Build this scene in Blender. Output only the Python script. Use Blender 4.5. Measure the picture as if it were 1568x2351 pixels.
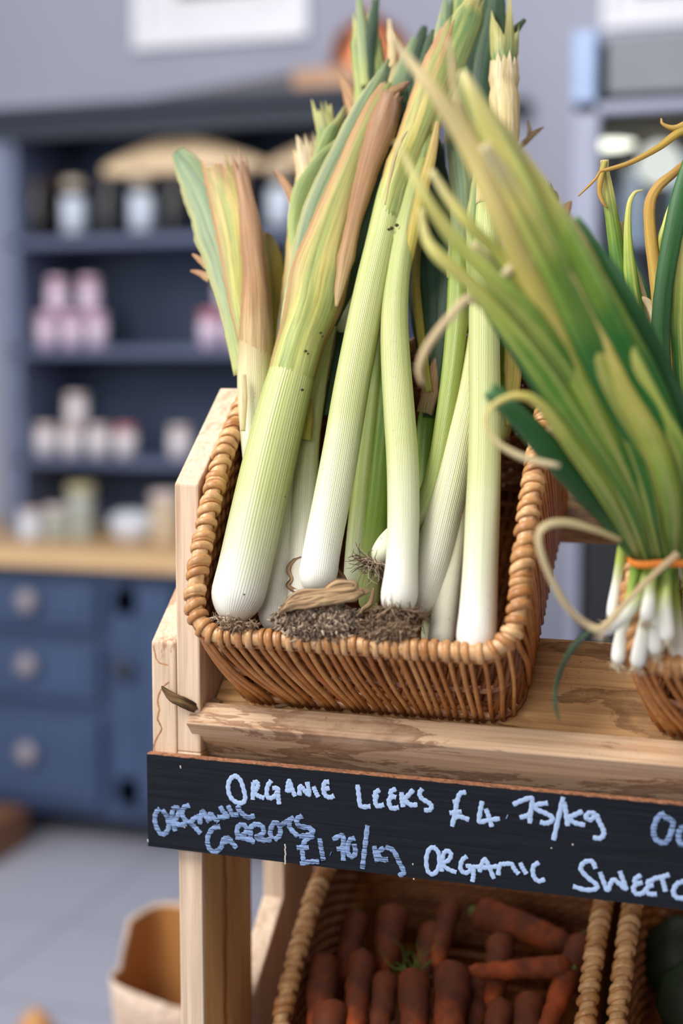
import bpy, math, random
import numpy as np
from mathutils import Matrix, Vector
random.seed(7); rng = np.random.default_rng(7)
for o in list(bpy.data.objects): bpy.data.objects.remove(o)
SC = bpy.context.scene; COL = SC.collection
rad = math.radians

# ---------------------------------------------------------------- camera, light, exposure
CAM = np.array([0, 0, 1.4]); TH, PT, F = rad(18.5), rad(6.0), 3265.0
cam_d = bpy.data.cameras.new('camera'); cam = bpy.data.objects.new('camera', cam_d); COL.objects.link(cam)
cam.location = CAM; cam.rotation_euler = (rad(90) - PT, 0, TH)
cam_d.sensor_fit = 'VERTICAL'; cam_d.sensor_height = 36; cam_d.sensor_width = 24; cam_d.lens = 50
cam_d.dof.use_dof = True; cam_d.dof.focus_distance = 1.31; cam_d.dof.aperture_fstop = 1.6
cam_d.clip_start = 0.02
SC.camera = cam
SC.view_settings.view_transform = 'Standard'; SC.view_settings.look = 'None'
SC.view_settings.exposure = -0.12; SC.view_settings.gamma = 1.0; SC.view_settings.use_curve_mapping = False
wd = bpy.data.worlds.new('daylight'); SC.world = wd; wd.use_nodes = True
bg = wd.node_tree.nodes['Background']; bg.inputs[0].default_value = (0.80, 0.86, 1.0, 1); bg.inputs[1].default_value = 0.12
def area(name, loc, target, size, power, color, size_y=None):
    l = bpy.data.lights.new(name, 'AREA'); l.shape = 'RECTANGLE'; l.size = size; l.size_y = size_y or size
    l.energy = power; l.color = color
    o = bpy.data.objects.new(name, l); COL.objects.link(o); o.location = loc
    o.rotation_euler = (Vector(target) - Vector(loc)).to_track_quat('-Z', 'Y').to_euler()
    return o
area('window_daylight', (-1.75, -0.12, 3.35), (-0.35, 1.3, 1.1), 1.5, 122, (1.0, 0.975, 0.93), 1.3)
area('front_fill', (-0.9, -2.3, 2.3), (-0.35, 1.3, 1.1), 2.2, 62, (1.0, 0.98, 0.95), 1.6)  # unseen fill added behind the camera to brighten rail, basket fronts and leaves
area('ceiling_daylight', (-0.9, 2.4, 3.4), (-1.0, 3.4, 0), 2.6, 30, (0.97, 0.98, 1.0), 2.0)
area('dresser_fill', (-3.3, 1.0, 2.0), (-0.9, 4.0, 1.3), 1.6, 39, (0.98, 0.98, 1.0), 1.6)  # unseen fill added at the left to brighten the dresser and its cloths
area('far_window_daylight', (1.9, 0.9, 2.6), (0.2, 4.0, 1.6), 1.4, 30, (0.98, 0.98, 1.0), 1.4)

# ---------------------------------------------------------------- lens geometry of a real point
fh = np.array([-math.sin(TH), math.cos(TH), 0]); RT = np.array([math.cos(TH), math.sin(TH), 0])
FW = fh * math.cos(PT) + np.array([0, 0, -math.sin(PT)]); UP = np.cross(RT, FW)
def ray(px, py): return FW + RT * (px - 784) / F - UP * (py - 1175.5) / F
def at(px, py, d): return CAM + ray(px, py) * d
def on(px, py, ax, c):
    r = ray(px, py); return CAM + r * (c - CAM[ax]) / r[ax]
def depth(p): return float((np.asarray(p) - CAM) @ FW)

# ---------------------------------------------------------------- mesh tools
class MB:
    def __init__(s): s.v, s.f, s.uv, s.t = [], [], [], []   # verts, faces, uv per face corner, tint per face
    def add(s, v, f, uv=None, tint=0.5):
        n = len(s.v); s.v += [tuple(map(float, p)) for p in v]
        for i, q in enumerate(f):
            s.f.append(tuple(n + k for k in q)); s.t.append(tint)
            s.uv.append(uv[i] if uv else [(0, 0)] * len(q))
        return s
    def box(s, c, d, M=None, tint=.5):
        c = np.array(c, float); d = np.array(d, float) / 2
        v = [c + d * np.array([x, y, z]) for x in (-1, 1) for y in (-1, 1) for z in (-1, 1)]
        if M is not None: v = [np.array(M @ Vector(p)) for p in v]
        return s.add(v, [(0, 1, 3, 2), (4, 6, 7, 5), (0, 4, 5, 1), (2, 3, 7, 6), (0, 2, 6, 4), (1, 5, 7, 3)], None, tint)
    def prism(s, poly, ax, a, b, tint=.5):            # polygon in the two other axes, extruded along ax
        n = len(poly); o = [i for i in range(3) if i != ax]; v = []
        for e in (a, b):
            for p in poly:
                q = [0, 0, 0]; q[ax] = e; q[o[0]], q[o[1]] = p; v.append(q)
        f = [tuple(range(n))[::-1], tuple(range(n, 2 * n))] + [(i, (i + 1) % n, n + (i + 1) % n, n + i) for i in range(n)]
        return s.add(v, f, None, tint)
    def lathe(s, prof, c=(0, 0, 0), n=24, tint=.5):   # prof: (r, z)
        v = []; f = []
        for r, z in prof:
            for k in range(n):
                a = 2 * math.pi * k / n; v.append((c[0] + r * math.cos(a), c[1] + r * math.sin(a), c[2] + z))
        for i in range(len(prof) - 1):
            for k in range(n):
                k2 = (k + 1) % n; f.append((i * n + k, i * n + k2, (i + 1) * n + k2, (i + 1) * n + k))
        f.append(tuple(range(n))[::-1]); f.append(tuple((len(prof) - 1) * n + k for k in range(n)))
        return s.add(v, f, None, tint)
    def tube(s, pts, r, n=8, closed=False, flat=1.0, nrm=None, tint=.5, caps=True, vlen=None):
        pts = np.array(pts, float); m = len(pts); r = np.broadcast_to(np.array(r, float), (m,))
        if closed: T = np.roll(pts, -1, 0) - np.roll(pts, 1, 0)
        else: T = np.gradient(pts, axis=0)
        T /= np.linalg.norm(T, axis=1)[:, None] + 1e-12
        if nrm is None:
            h = np.array([0.13, 0.31, 0.94]); N = []
            prev = np.cross(T[0], h); 
            if np.linalg.norm(prev) < .1: prev = np.cross(T[0], [1, 0, 0])
            for t in T:
                prev = prev - t * (prev @ t); prev /= np.linalg.norm(prev) + 1e-12; N.append(prev.copy())
            N = np.array(N)
        else:
            N = np.broadcast_to(np.array(nrm, float), (m, 3)); N = N - T * np.sum(N * T, 1)[:, None]
            N = N / (np.linalg.norm(N, axis=1)[:, None] + 1e-12)
        B = np.cross(T, N); a = np.linspace(0, 2 * math.pi, n, endpoint=False)
        V = pts[:, None] + r[:, None, None] * (N[:, None] * np.cos(a)[None, :, None] * flat + B[:, None] * np.sin(a)[None, :, None])
        f, uv = [], []
        L = np.concatenate([[0], np.cumsum(np.linalg.norm(np.diff(pts, axis=0), axis=1))]); L = L / (vlen or L[-1])
        for i in range(m if closed else m - 1):
            j = (i + 1) % m; v1 = L[i + 1] if i + 1 < m else L[i] + .01
            for k in range(n):
                k2 = (k + 1) % n
                f.append((i * n + k, i * n + k2, j * n + k2, j * n + k))
                uv.append([(k / n, L[i]), ((k + 1) / n, L[i]), ((k + 1) / n, v1), (k / n, v1)])
        if not closed and caps:
            f.append(tuple(range(n))[::-1]); uv.append([(k / n, 0) for k in range(n)][::-1])
            f.append(tuple((m - 1) * n + k for k in range(n))); uv.append([(k / n, L[-1]) for k in range(n)])
        return s.add(V.reshape(-1, 3), f, uv, tint)
def obj(name, mb, mat, parent=None, local=False, smooth=False, bevel=0.0, loc=None):
    v = np.array(mb.v)
    base = np.zeros(3)
    if parent is not None and not local: base = np.array(parent['_o'])
    elif parent is None: base = np.array(loc if loc is not None else (v.mean(0)[0], v.mean(0)[1], v[:, 2].min()))
    if not (local and parent is not None): v = v - base
    me = bpy.data.meshes.new(name); me.from_pydata(v.tolist(), [], mb.f); me.validate(); 
    if len(me.polygons) == len(mb.f):
        ul = me.uv_layers.new(name='uv'); ul.data.foreach_set('uv', np.array([c for q in mb.uv for c in q], float).ravel())
        at_ = me.attributes.new('tint', 'FLOAT', 'FACE'); at_.data.foreach_set('value', mb.t)
    me.materials.append(mat); o = bpy.data.objects.new(name, me); COL.objects.link(o)
    if smooth: me.shade_smooth()
    if parent is not None:
        o.parent = parent
        if '_o' in parent: o['_o'] = list(parent['_o'])
        if parent.type != 'EMPTY' and not local: pass
    else:
        o.location = base; o['_o'] = base.tolist()
    if bevel:
        b = o.modifiers.new('bevel', 'BEVEL'); b.width = bevel; b.segments = 2; b.limit_method = 'ANGLE'
    return o
def thing(name, loc, label, cat, group=None, rot=(0, 0, 0)):
    o = bpy.data.objects.new(name, None); COL.objects.link(o); o.location = loc; o.rotation_euler = rot
    o.empty_display_size = .05; o['_o'] = [float(x) for x in loc]; return tag(o, label, cat, group)
def tag(o, label, cat, group=None):
    o['label'] = label; o['category'] = cat
    if group: o['group'] = group
    return o
def struct(o): o['kind'] = 'structure'; return o
def copy_tree(o, parent=None):
    c = o.copy(); COL.objects.link(c); c.parent = parent
    for ch in list(o.children): copy_tree(ch, c)
    return c
def spline(P, n):
    P = np.array(P, float); m = len(P)
    if m == 2: return np.array([P[0] + (P[1] - P[0]) * t for t in np.linspace(0, 1, n)])
    E = np.vstack([2 * P[0] - P[1], P, 2 * P[-1] - P[-2]]); out = []
    for t in np.linspace(0, m - 1 - 1e-9, n):
        i = int(t); u = t - i; a, b, c, d = E[i:i + 4]
        out.append(.5 * (2 * b + (c - a) * u + (2 * a - 5 * b + 4 * c - d) * u * u + (3 * b - a - 3 * c + d) * u ** 3))
    return np.array(out)

# ---------------------------------------------------------------- materials
def lin(c):
    c = [x / 255 for x in c]; return tuple(x / 12.92 if x <= .04045 else ((x + .055) / 1.055) ** 2.4 for x in c) + (1,)
class NT:
    def __init__(s, name, rough=.5, spec=.5):
        s.m = bpy.data.materials.new(name); s.m.use_nodes = True; s.t = s.m.node_tree; s.b = s.t.nodes['Principled BSDF']
        s.b.inputs['Roughness'].default_value = rough; s.b.inputs['Specular IOR Level'].default_value = spec
    def n(s, kind, **kw):
        x = s.t.nodes.new('ShaderNode' + kind)
        for k, v in kw.items():
            if hasattr(x, k): setattr(x, k, v)
            else: x.inputs[k.replace('_', ' ')].default_value = v
        return x
    def l(s, a, b): s.t.links.new(a, b); return s
    def coord(s, kind='Object', scale=(1, 1, 1)):
        t = s.n('TexCoord'); m = s.n('Mapping'); m.inputs['Scale'].default_value = scale; s.l(t.outputs[kind], m.inputs[0]); return m.outputs[0]
    def noise(s, vec, scale, detail=4, rough=.55, dist=0):
        x = s.n('TexNoise', Scale=scale, Detail=detail, Roughness=rough, Distortion=dist); s.l(vec, x.inputs['Vector']); return x.outputs['Fac']
    def ramp(s, fac, stops, interp='LINEAR'):
        r = s.n('ValToRGB'); e = r.color_ramp.elements; r.color_ramp.interpolation = interp
        while len(e) < len(stops): e.new(.5)
        for i, (p, c) in enumerate(stops): e[i].position = p; e[i].color = c if len(c) == 4 else lin(c)
        s.l(fac, r.inputs[0]); return r.outputs[0]
    def mix(s, fac, a, b, mode='MIX'):
        x = s.n('Mix', data_type='RGBA', blend_type=mode)
        for v, i in ((fac, 0), (a, 6), (b, 7)):
            if isinstance(v, (int, float)): x.inputs[i].default_value = v
            elif isinstance(v, tuple): x.inputs[i].default_value = v if len(v) == 4 else lin(v)
            else: s.l(v, x.inputs[i])
        return x.outputs[2]
    def math(s, op, a, b=0.0, clamp=False):
        x = s.n('Math', operation=op); x.use_clamp = clamp
        for v, i in ((a, 0), (b, 1)):
            if isinstance(v, (int, float)): x.inputs[i].default_value = v
            else: s.l(v, x.inputs[i])
        return x.outputs[0]
    def color(s, c):
        if isinstance(c, tuple): s.b.inputs['Base Color'].default_value = c if len(c) == 4 else lin(c)
        else: s.l(c, s.b.inputs['Base Color'])
        return s
    def bump(s, h, st=.3, dist=.001):
        b = s.n('Bump', Strength=st, Distance=dist); s.l(h, b.inputs['Height']); s.l(b.outputs[0], s.b.inputs['Normal']); return s
def flat(name, c, rough=.5, spec=.5, var=.06, sc=8, metal=0):
    k = NT(name, rough, spec); v = k.coord(); nz = k.noise(v, sc)
    c0 = tuple(max(0, x * (1 - var)) for x in c); c1 = tuple(min(255, x * (1 + var)) for x in c)
    k.color(k.ramp(nz, [(.3, c0), (.7, c1)])); k.b.inputs['Metallic'].default_value = metal; return k.m
def wood(name, light, dark, axis=2, stain=0.0, stain_col=(120, 70, 35), speck=0.0, rough=.55, sc=1.0):
    k = NT(name, rough, .3); s3 = [38 * sc] * 3; s3[axis] = 2.2 * sc; v = k.coord('Object', tuple(s3))
    a = k.noise(v, 2.2, 6, .6, .6); s4 = [260] * 3; s4[axis] = 7; b = k.noise(k.coord('Object', tuple(s4)), 1, 3, .6)
    c = k.ramp(a, [(.28, dark), (.5, light), (.75, tuple(min(255, x * 1.06) for x in light))])
    c = k.mix(.35, c, k.ramp(b, [(.35, tuple(x * .72 for x in light)), (.6, (255, 250, 245))]), 'MULTIPLY')
    if stain:
        s5 = [20.0] * 3; s5[axis] = 5.5; n = k.noise(k.coord('Object', tuple(s5)), 1.0, 6, .66, .5)
        area_ = k.ramp(n, [(.50 + (.5 - stain) * .2, (0, 0, 0)), (.54 + (.5 - stain) * .2, (255, 255, 255)), (.62 + (.5 - stain) * .2, (150, 150, 150)), (.8, (215, 215, 215))])
        c = k.mix(k.math('MULTIPLY', area_, .55), c, k.mix(.45, stain_col, c, 'MULTIPLY'))
        ring = k.ramp(n, [(.505 + (.5 - stain) * .2, (0, 0, 0)), (.525 + (.5 - stain) * .2, (255, 255, 255)), (.545 + (.5 - stain) * .2, (0, 0, 0))])
        c = k.mix(k.math('MULTIPLY', ring, .42), c, stain_col)
    if speck:
        n2 = k.noise(k.coord('Object'), 330, 4, .75); m2 = k.noise(k.coord('Object'), 22, 3)
        f = k.math('MULTIPLY', k.ramp(n2, [(.60, (0, 0, 0)), (.68, (255, 255, 255))]), k.ramp(m2, [(.42, (0, 0, 0)), (.62, (255, 255, 255))]))
        c = k.mix(k.math('MULTIPLY', f, speck), c, (70, 45, 35))
    k.color(c); k.bump(b, .25, .0006); return k.m
M = {}
M['pine'] = wood('pale_pine', (226, 201, 176), (205, 170, 138), 2)
M['pine_warm'] = wood('warm_pine', (214, 172, 122), (186, 132, 78), 2)
M['pine_stain'] = wood('stained_pine', (224, 198, 172), (205, 172, 140), 2, .30, (158, 108, 68), .3)
M['rail'] = wood('rail_wood', (214, 182, 150), (186, 140, 100), 0, .52, (112, 62, 28), .55)
M['slat'] = wood('slat_wood', (202, 158, 108), (150, 104, 62), 0, .5, (96, 62, 34), .9)
def wicker(name, lo, hi):
    k = NT(name, .38, .5); a = k.n('Attribute'); a.attribute_name = 'tint'
    c = k.ramp(a.outputs['Fac'], [(0, lo), (.55, tuple((x + y) / 2 for x, y in zip(lo, hi))), (1, hi)])
    n = k.noise(k.coord('Object'), 60, 4, .7); c = k.mix(.55, c, k.ramp(n, [(.3, (150, 120, 95)), (.6, (255, 255, 255))]), 'MULTIPLY')
    sp = k.noise(k.coord('Object'), 420, 2, .6); c = k.mix(k.ramp(sp, [(.66, (0, 0, 0)), (.72, (170, 170, 170))]), c, (92, 50, 24))
    k.color(c); k.bump(n, .2, .0006); return k.m
M['wick_rim'] = wicker('wicker_rim', (182, 122, 66), (226, 180, 128))
M['wick'] = wicker('wicker_strand', (184, 112, 50), (224, 162, 96))
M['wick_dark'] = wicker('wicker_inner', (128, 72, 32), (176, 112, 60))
M['wick_rod'] = wicker('wicker_rod', (150, 96, 66), (190, 132, 92))
def skin(name, base, mid, top, g0=.22, g1=.5, stripes=26, rough=.36, dirt=.25, g2=.95):
    k = NT(name, rough, .45); tc = k.n('TexCoord'); sp = k.n('SeparateXYZ'); k.l(tc.outputs['UV'], sp.inputs[0])
    nz = k.noise(k.coord('Object'), 14, 3); t = k.math('ADD', sp.outputs[1], k.math('MULTIPLY', k.math('SUBTRACT', nz, .5), .16))
    c = k.ramp(t, [(0, base), (g0, base), (g1, mid), (g2, top)])
    mp = k.n('Mapping'); k.l(tc.outputs['UV'], mp.inputs[0]); mp.inputs['Scale'].default_value = (stripes, .55, 1)
    st = k.noise(mp.outputs[0], 2.0, 4, .6)
    wv = k.n('TexWave', wave_type='BANDS', bands_direction='X', wave_profile='SIN', Scale=1.0); wv.inputs['Distortion'].default_value = 1.0; wv.inputs['Detail'].default_value = 1
    m2 = k.n('Mapping'); k.l(tc.outputs['UV'], m2.inputs[0]); m2.inputs['Scale'].default_value = (stripes * .7, 2, 1); k.l(m2.outputs[0], wv.inputs['Vector'])
    vis = k.math('MULTIPLY', k.ramp(sp.outputs[1], [(g0 * .5, (40, 40, 40)), (g0 + .15, (255, 255, 255))]), .55)
    c = k.mix(vis, c, k.mix(1.0, c, k.ramp(st, [(.36, tuple(x * .93 for x in (208, 218, 150))), (.6, (255, 255, 250))]), 'MULTIPLY'))
    c = k.mix(k.math('MULTIPLY', k.ramp(wv.outputs['Fac'], [(.35, (255, 255, 255)), (.75, (0, 0, 0))]), k.math('MULTIPLY', vis, .55)), c, k.mix(1.0, c, (196, 208, 150), 'MULTIPLY'))
    n3 = k.noise(k.coord('Object'), 210, 3, .7); n4 = k.noise(k.coord('Object'), 17, 3, .6)
    f = k.math('MULTIPLY', k.ramp(n3, [(.655, (0, 0, 0)), (.70, (255, 255, 255))]), k.ramp(n4, [(.46, (0, 0, 0)), (.66, (255, 255, 255))]))
    c = k.mix(k.math('MULTIPLY', f, min(1, dirt * 2.4)), c, (112, 84, 58))
    c = k.mix(k.math('MULTIPLY', k.ramp(n4, [(.5, (0, 0, 0)), (.75, (255, 255, 255))]), dirt), c, (205, 186, 140))
    k.color(c); h = k.math('ADD', wv.outputs['Fac'], k.math('MULTIPLY', st, .6)); k.bump(h, .4, .0006)
    k.b.inputs['Subsurface Weight'].default_value = .12; k.b.inputs['Subsurface Radius'].default_value = (.6, .7, .3); k.b.inputs['Subsurface Scale'].default_value = .006
    return k.m
def leafm(name, stops, edge=None, edge_amt=.6, patch=None, patch_amt=.5, rough=.5, stripes=9):
    on = name.startswith('onion')
    k = NT(name, rough, .35); tc = k.n('TexCoord'); sp = k.n('SeparateXYZ'); k.l(tc.outputs['UV'], sp.inputs[0])
    nz = k.noise(k.coord('Object'), 20, 3); t = k.math('ADD', sp.outputs[1], k.math('MULTIPLY', k.math('SUBTRACT', nz, .5), .35))
    c = k.ramp(t, stops)
    mp = k.n('Mapping'); k.l(tc.outputs['UV'], mp.inputs[0]); mp.inputs['Scale'].default_value = (stripes, 1.1, 1); st = k.noise(mp.outputs[0], 2.4, 5, .65)
    mq = k.n('Mapping'); k.l(tc.outputs['UV'], mq.inputs[0]); mq.inputs['Scale'].default_value = (2.2, .8, 1)
    ob = k.n('ObjectInfo'); k.l(ob.outputs['Random'], mq.inputs['Location'])
    if patch:
        pn = k.noise(mq.outputs[0], 2.0, 4, .55); c = k.mix(k.math('MULTIPLY', k.ramp(pn, [(.44, (0, 0, 0)), (.58, (255, 255, 255))]), patch_amt), c, patch)
    if edge:
        e = k.math('ABSOLUTE', k.math('SUBTRACT', sp.outputs[0], .5)); e = k.math('ADD', e, k.math('MULTIPLY', k.math('SUBTRACT', st, .5), .3))
        c = k.mix(k.math('MULTIPLY', k.ramp(e, [(.28, (0, 0, 0)), (.47, (255, 255, 255))]), edge_amt), c, edge)
    c = k.mix(.35 if on else .75, c, k.ramp(st, [(.3, (150, 142, 112)), (.6, (255, 255, 255))]), 'MULTIPLY'); sp2 = k.noise(k.coord('Object'), 160, 3, .7); c = k.mix(k.ramp(sp2, [(.68, (0, 0, 0)), (.74, (60, 60, 60) if on else (120, 120, 120))]), c, (110, 80, 50))
    k.color(c); k.bump(st, .5, .0008)
    k.b.inputs['Subsurface Weight'].default_value = .08; k.b.inputs['Subsurface Scale'].default_value = .003
    return k.m
LM = {
 'green': leafm('leek_leaf_green', [(0, (186, 200, 118)), (.35, (142, 164, 92)), (.8, (108, 138, 88)), (1, (176, 170, 110))], (196, 196, 120), .5, (200, 200, 120), .35),
 'bluegreen': leafm('leek_leaf_bluegreen', [(0, (182, 194, 118)), (.35, (144, 164, 126)), (1, (112, 138, 110))], (205, 190, 130), .45, (172, 182, 120), .4),
 'dark': leafm('leek_leaf_dark', [(0, (62, 88, 58)), (.5, (46, 72, 54)), (1, (80, 104, 76))], (84, 106, 66), .4, (38, 58, 48), .4, .45),
 'mixed': leafm('leek_leaf_mixed', [(0, (196, 206, 130)), (.3, (196, 192, 104)), (.6, (206, 188, 116)), (1, (182, 144, 104))], (184, 136, 94), .9, (142, 164, 92), .75),
 'tan': leafm('leek_leaf_dried', [(0, (204, 184, 138)), (.4, (190, 150, 110)), (1, (178, 142, 116))], (150, 100, 62), .6, (150, 108, 78), .55, .7),
 'pale': leafm('leek_leaf_pale_dried', [(0, (220, 206, 150)), (.5, (216, 196, 150)), (1, (222, 206, 176))], (200, 160, 80), .5, (206, 180, 120), .5, .65),
 'bark': leafm('dried_leaf_dark', [(0, (92, 70, 44)), (.5, (130, 102, 66)), (1, (84, 66, 46))], (52, 40, 28), .7, (150, 122, 80), .5, .85, 14),
 'yellow': leafm('leek_leaf_yellow', [(0, (196, 190, 90)), (.5, (206, 180, 84)), (1, (206, 176, 120))], (150, 110, 50), .5, (160, 160, 70), .5),
 'brown': leafm('leek_husk_brown', [(0, (150, 118, 90)), (.5, (196, 160, 122)), (1, (160, 126, 94))], (100, 74, 54), .6, (214, 188, 146), .5, .8, 14),
 'on_green': leafm('onion_leaf_green', [(0, (96, 160, 60)), (.12, (44, 108, 44)), (.42, (58, 124, 50)), (.6, (140, 170, 64)), (.78, (220, 208, 116)), (1, (236, 218, 176))], None, 0, (34, 88, 44), .5, .4, 5),
 'on_dark': leafm('onion_leaf_dark_green', [(0, (70, 120, 50)), (.3, (34, 80, 32)), (.85, (54, 112, 54)), (1, (104, 148, 98))], None, 0, (30, 70, 36), .5, .4, 5),
 'on_lime': leafm('onion_leaf_lime', [(0, (44, 104, 44)), (.3, (74, 138, 50)), (.5, (172, 194, 84)), (.75, (228, 220, 130)), (1, (238, 222, 176))], (104, 164, 66), .5, (228, 220, 120), .5, .42, 5),
 'on_yellow': leafm('onion_leaf_yellow', [(0, (60, 124, 46)), (.22, (140, 170, 60)), (.4, (226, 212, 110)), (.65, (236, 216, 146)), (1, (238, 218, 184))], (170, 160, 60), .5, (226, 206, 140), .5, .5, 5),
 'on_tan': leafm('onion_leaf_dried', [(0, (210, 196, 140)), (.5, (224, 206, 164)), (1, (206, 178, 140))], (176, 140, 84), .5, (216, 196, 150), .4, .7, 5),
 'on_gold': leafm('onion_leaf_golden', [(0, (170, 170, 70)), (.4, (200, 160, 70)), (1, (190, 140, 70))], (140, 90, 40), .6, (226, 200, 130), .5, .6, 5),
}
M['leek'] = skin('leek_shank', (240, 238, 228), (202, 206, 150), (186, 194, 122), .07, .34)
M['leek_green'] = skin('leek_shank_green', (226, 228, 200), (180, 192, 112), (150, 170, 76), .06, .3)
M['leek_white'] = skin('leek_shank_white', (240, 236, 224), (226, 222, 176), (206, 206, 132), .2, .6, dirt=.35)
M['leek_old'] = skin('leek_shank_aged', (232, 226, 208), (214, 206, 170), (188, 150, 108), .3, .7, dirt=.55, rough=.5)
M['leek_deep'] = skin('leek_shank_deep_green', (206, 216, 140), (146, 178, 70), (110, 150, 56), .05, .3)
M['onion'] = skin('spring_onion_shank', (242, 240, 232), (196, 208, 110), (110, 156, 56), .36, .62, 10, .3, .12)
def rootm(name, a, b):
    k = NT(name, .85, .2); t = k.n('Attribute'); t.attribute_name = 'tint'; k.color(k.ramp(t.outputs['Fac'], [(0, a), (1, b)])); return k.m
M['root'] = rootm('root_hair', (78, 58, 46), (168, 142, 116)); M['root_grey'] = rootm('root_hair_grey', (84, 66, 54), (190, 168, 146))
M['root_pale'] = rootm('root_hair_pale', (170, 150, 120), (224, 212, 190))
M['blackboard'] = (lambda k: (k.color(k.mix(.8, (20, 23, 30), k.ramp(k.noise(k.coord('Object', (6, 60, 260)), 1.5, 5, .7), [(.3, (14, 17, 23)), (.7, (34, 38, 48))]))), k.bump(k.noise(k.coord('Object', (6, 60, 300)), 1.5, 4), .35, .0006), k.m)[-1])(NT('black_painted_ply', .75, .15))
M['ply_edge'] = flat('ply_edge', (150, 104, 78), .8, .2, .3, 300)
def chalk(name, c, lo):
    k = NT(name, .9, .1); n = k.noise(k.coord('Object', (30, 60, 700)), 1.6, 4, .7); k.color(k.ramp(n, [(lo, (44, 54, 72)), (lo + .12, c)])); return k.m
M['chalk'] = chalk('chalk_paint', (168, 190, 226), .28); M['chalk_faint'] = chalk('chalk_paint_faint', (140, 164, 206), .40)

# ================================================================ SETTING
YW = 4.25
k = NT('lavender_plaster', .9, .2); k.color(k.ramp(k.noise(k.coord(), .9, 3), [(.3, (156, 158, 176)), (.7, (164, 166, 182))])); M['wall'] = k.m
k = NT('floor_tiles', .45, .4); br = k.n('TexBrick', Scale=1.0); k.l(k.coord('Object', (1.6, 1.6, 1)), br.inputs['Vector'])
br.inputs['Color1'].default_value = lin((176, 177, 192)); br.inputs['Color2'].default_value = lin((170, 171, 186)); br.inputs['Mortar'].default_value = lin((148, 149, 164)); br.inputs['Mortar Size'].default_value = .012
br.inputs['Brick Width'].default_value = .7; br.inputs['Row Height'].default_value = .7; br.offset = 0; k.color(br.outputs['Color']); M['floor'] = k.m
struct(obj('floor', MB().box((-.5, 1.2, -.05), (9, 6.4, .1)), M['floor'], loc=(0, 0, 0)))
struct(obj('wall_back', MB().box((-.5, YW + .05, 1.6), (9, .1, 3.2)), M['wall'], loc=(0, YW, 0)))
struct(obj('baseboard_back', MB().box((-.5, YW - .008, .06), (9, .016, .12)), flat('white_gloss', (200, 200, 206)), loc=(0, YW, 0)))

# ================================================================ DRESSER (blue base cupboard with open shelves above)
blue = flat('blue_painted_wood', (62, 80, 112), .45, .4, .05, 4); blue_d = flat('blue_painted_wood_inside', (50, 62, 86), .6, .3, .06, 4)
tan_top = wood('dresser_top_wood', (224, 188, 142), (206, 162, 112), 0, sc=.3)
YD = 3.53; zt = float(on(100, 1262, 1, YD)[2]); zb = .10
xl = float(on(0, 1400, 1, YD)[0]) - .62; xr = float(on(262, 1400, 1, YD)[0]); xR = float(on(900, 1500, 1, YD)[0])
dres = thing('dresser', ((xl + xR) / 2, YD + .3, 0), 'blue painted kitchen dresser with wooden worktop and open shelves, against the back wall', 'dresser')
obj('cupboard', MB().box(((xl + xR) / 2, YD + .32, (zb + zt) / 2 - .02), (xR - xl, .60, zt - zb - .04)).box((xl + .05, YD + .07, zb / 2), (.08, .08, zb)).box((xR - .05, YD + .07, zb / 2), (.08, .08, zb)).box(((xl + xR) / 2, YD + .55, zb / 2), (xR - xl, .03, zb)), blue, dres, bevel=.004)
obj('worktop', MB().box(((xl + xR) / 2, YD + .30, zt - .02), (xR - xl + .06, .70, .045)), tan_top, dres, bevel=.005)
knob_m = flat('pale_metal_knob', (142, 134, 142), .4, .5, .05, 8, .0)
dark_knob = flat('dark_knob', (60, 62, 74), .4)
def zpx(px, py, Y): return float(on(px, py, 1, Y)[2])
def xpx(px, py, Y): return float(on(px, py, 1, Y)[0])
dx1 = xpx(228, 1450, YD)
for (y0, y1, ky) in ((1335, 1440, 1375), (1475, 1600, 1520), (1640, 1835, 1720)):
    z1, z0 = zpx(100, y0, YD), zpx(100, y1, YD)
    d = obj('drawer', MB().box(((xl + .04 + dx1) / 2, YD, (z0 + z1) / 2), (dx1 - xl - .04, .03, z1 - z0)).box(((xl + .04 + dx1) / 2, YD - .018, (z0 + z1) / 2), (dx1 - xl - .10, .012, z1 - z0 - .06)), blue, dres, bevel=.004)
    for kx in (xpx(80, ky, YD), xl + .2):
        kb = MB().lathe([(.012, 0), (.010, .012), (.030, .020), (.034, .030), (.026, .040), (.0, .042)], n=20)
        kb.v = [(kx + x, YD - .02 - z, zpx(80, ky, YD) + y) for x, y, z in kb.v]
        obj('knob', kb, knob_m, d, smooth=True)
nd = 3; dw = (xR - xr) / nd
for i in range(nd):
    x0 = xr + i * dw + .012; x1 = xr + (i + 1) * dw - .012; z1, z0 = zpx(280, 1345, YD), zpx(280, 1840, YD)
    d = obj('door', MB().box(((x0 + x1) / 2, YD, (z0 + z1) / 2), (x1 - x0, .03, z1 - z0)).box(((x0 + x1) / 2, YD - .016, z0 + .04), (x1 - x0, .012, .08)).box(((x0 + x1) / 2, YD - .016, z1 - .04), (x1 - x0, .012, .08)).box((x0 + .035, YD - .016, (z0 + z1) / 2), (.07, .012, z1 - z0)).box((x1 - .035, YD - .016, (z0 + z1) / 2), (.07, .012, z1 - z0)), blue, dres, bevel=.003)
    kx = x0 + .035; kb = MB().lathe([(.012, 0), (.010, .012), (.028, .020), (.030, .030), (.0, .04)], n=20)
    kb.v = [(kx + x, YD - .02 - z, zpx(290, 1530, YD) + y) for x, y, z in kb.v]; obj('knob', kb, dark_knob, d, smooth=True)
YS0, YS1 = YD + .30, YD + .62                 # shelf unit front and back
sx0 = xpx(-12, 600, YS0) ; sx1 = xpx(42, 600, YS0); sxR = xpx(905, 600, YS0); ztop = zpx(300, 262, YS0)
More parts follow.
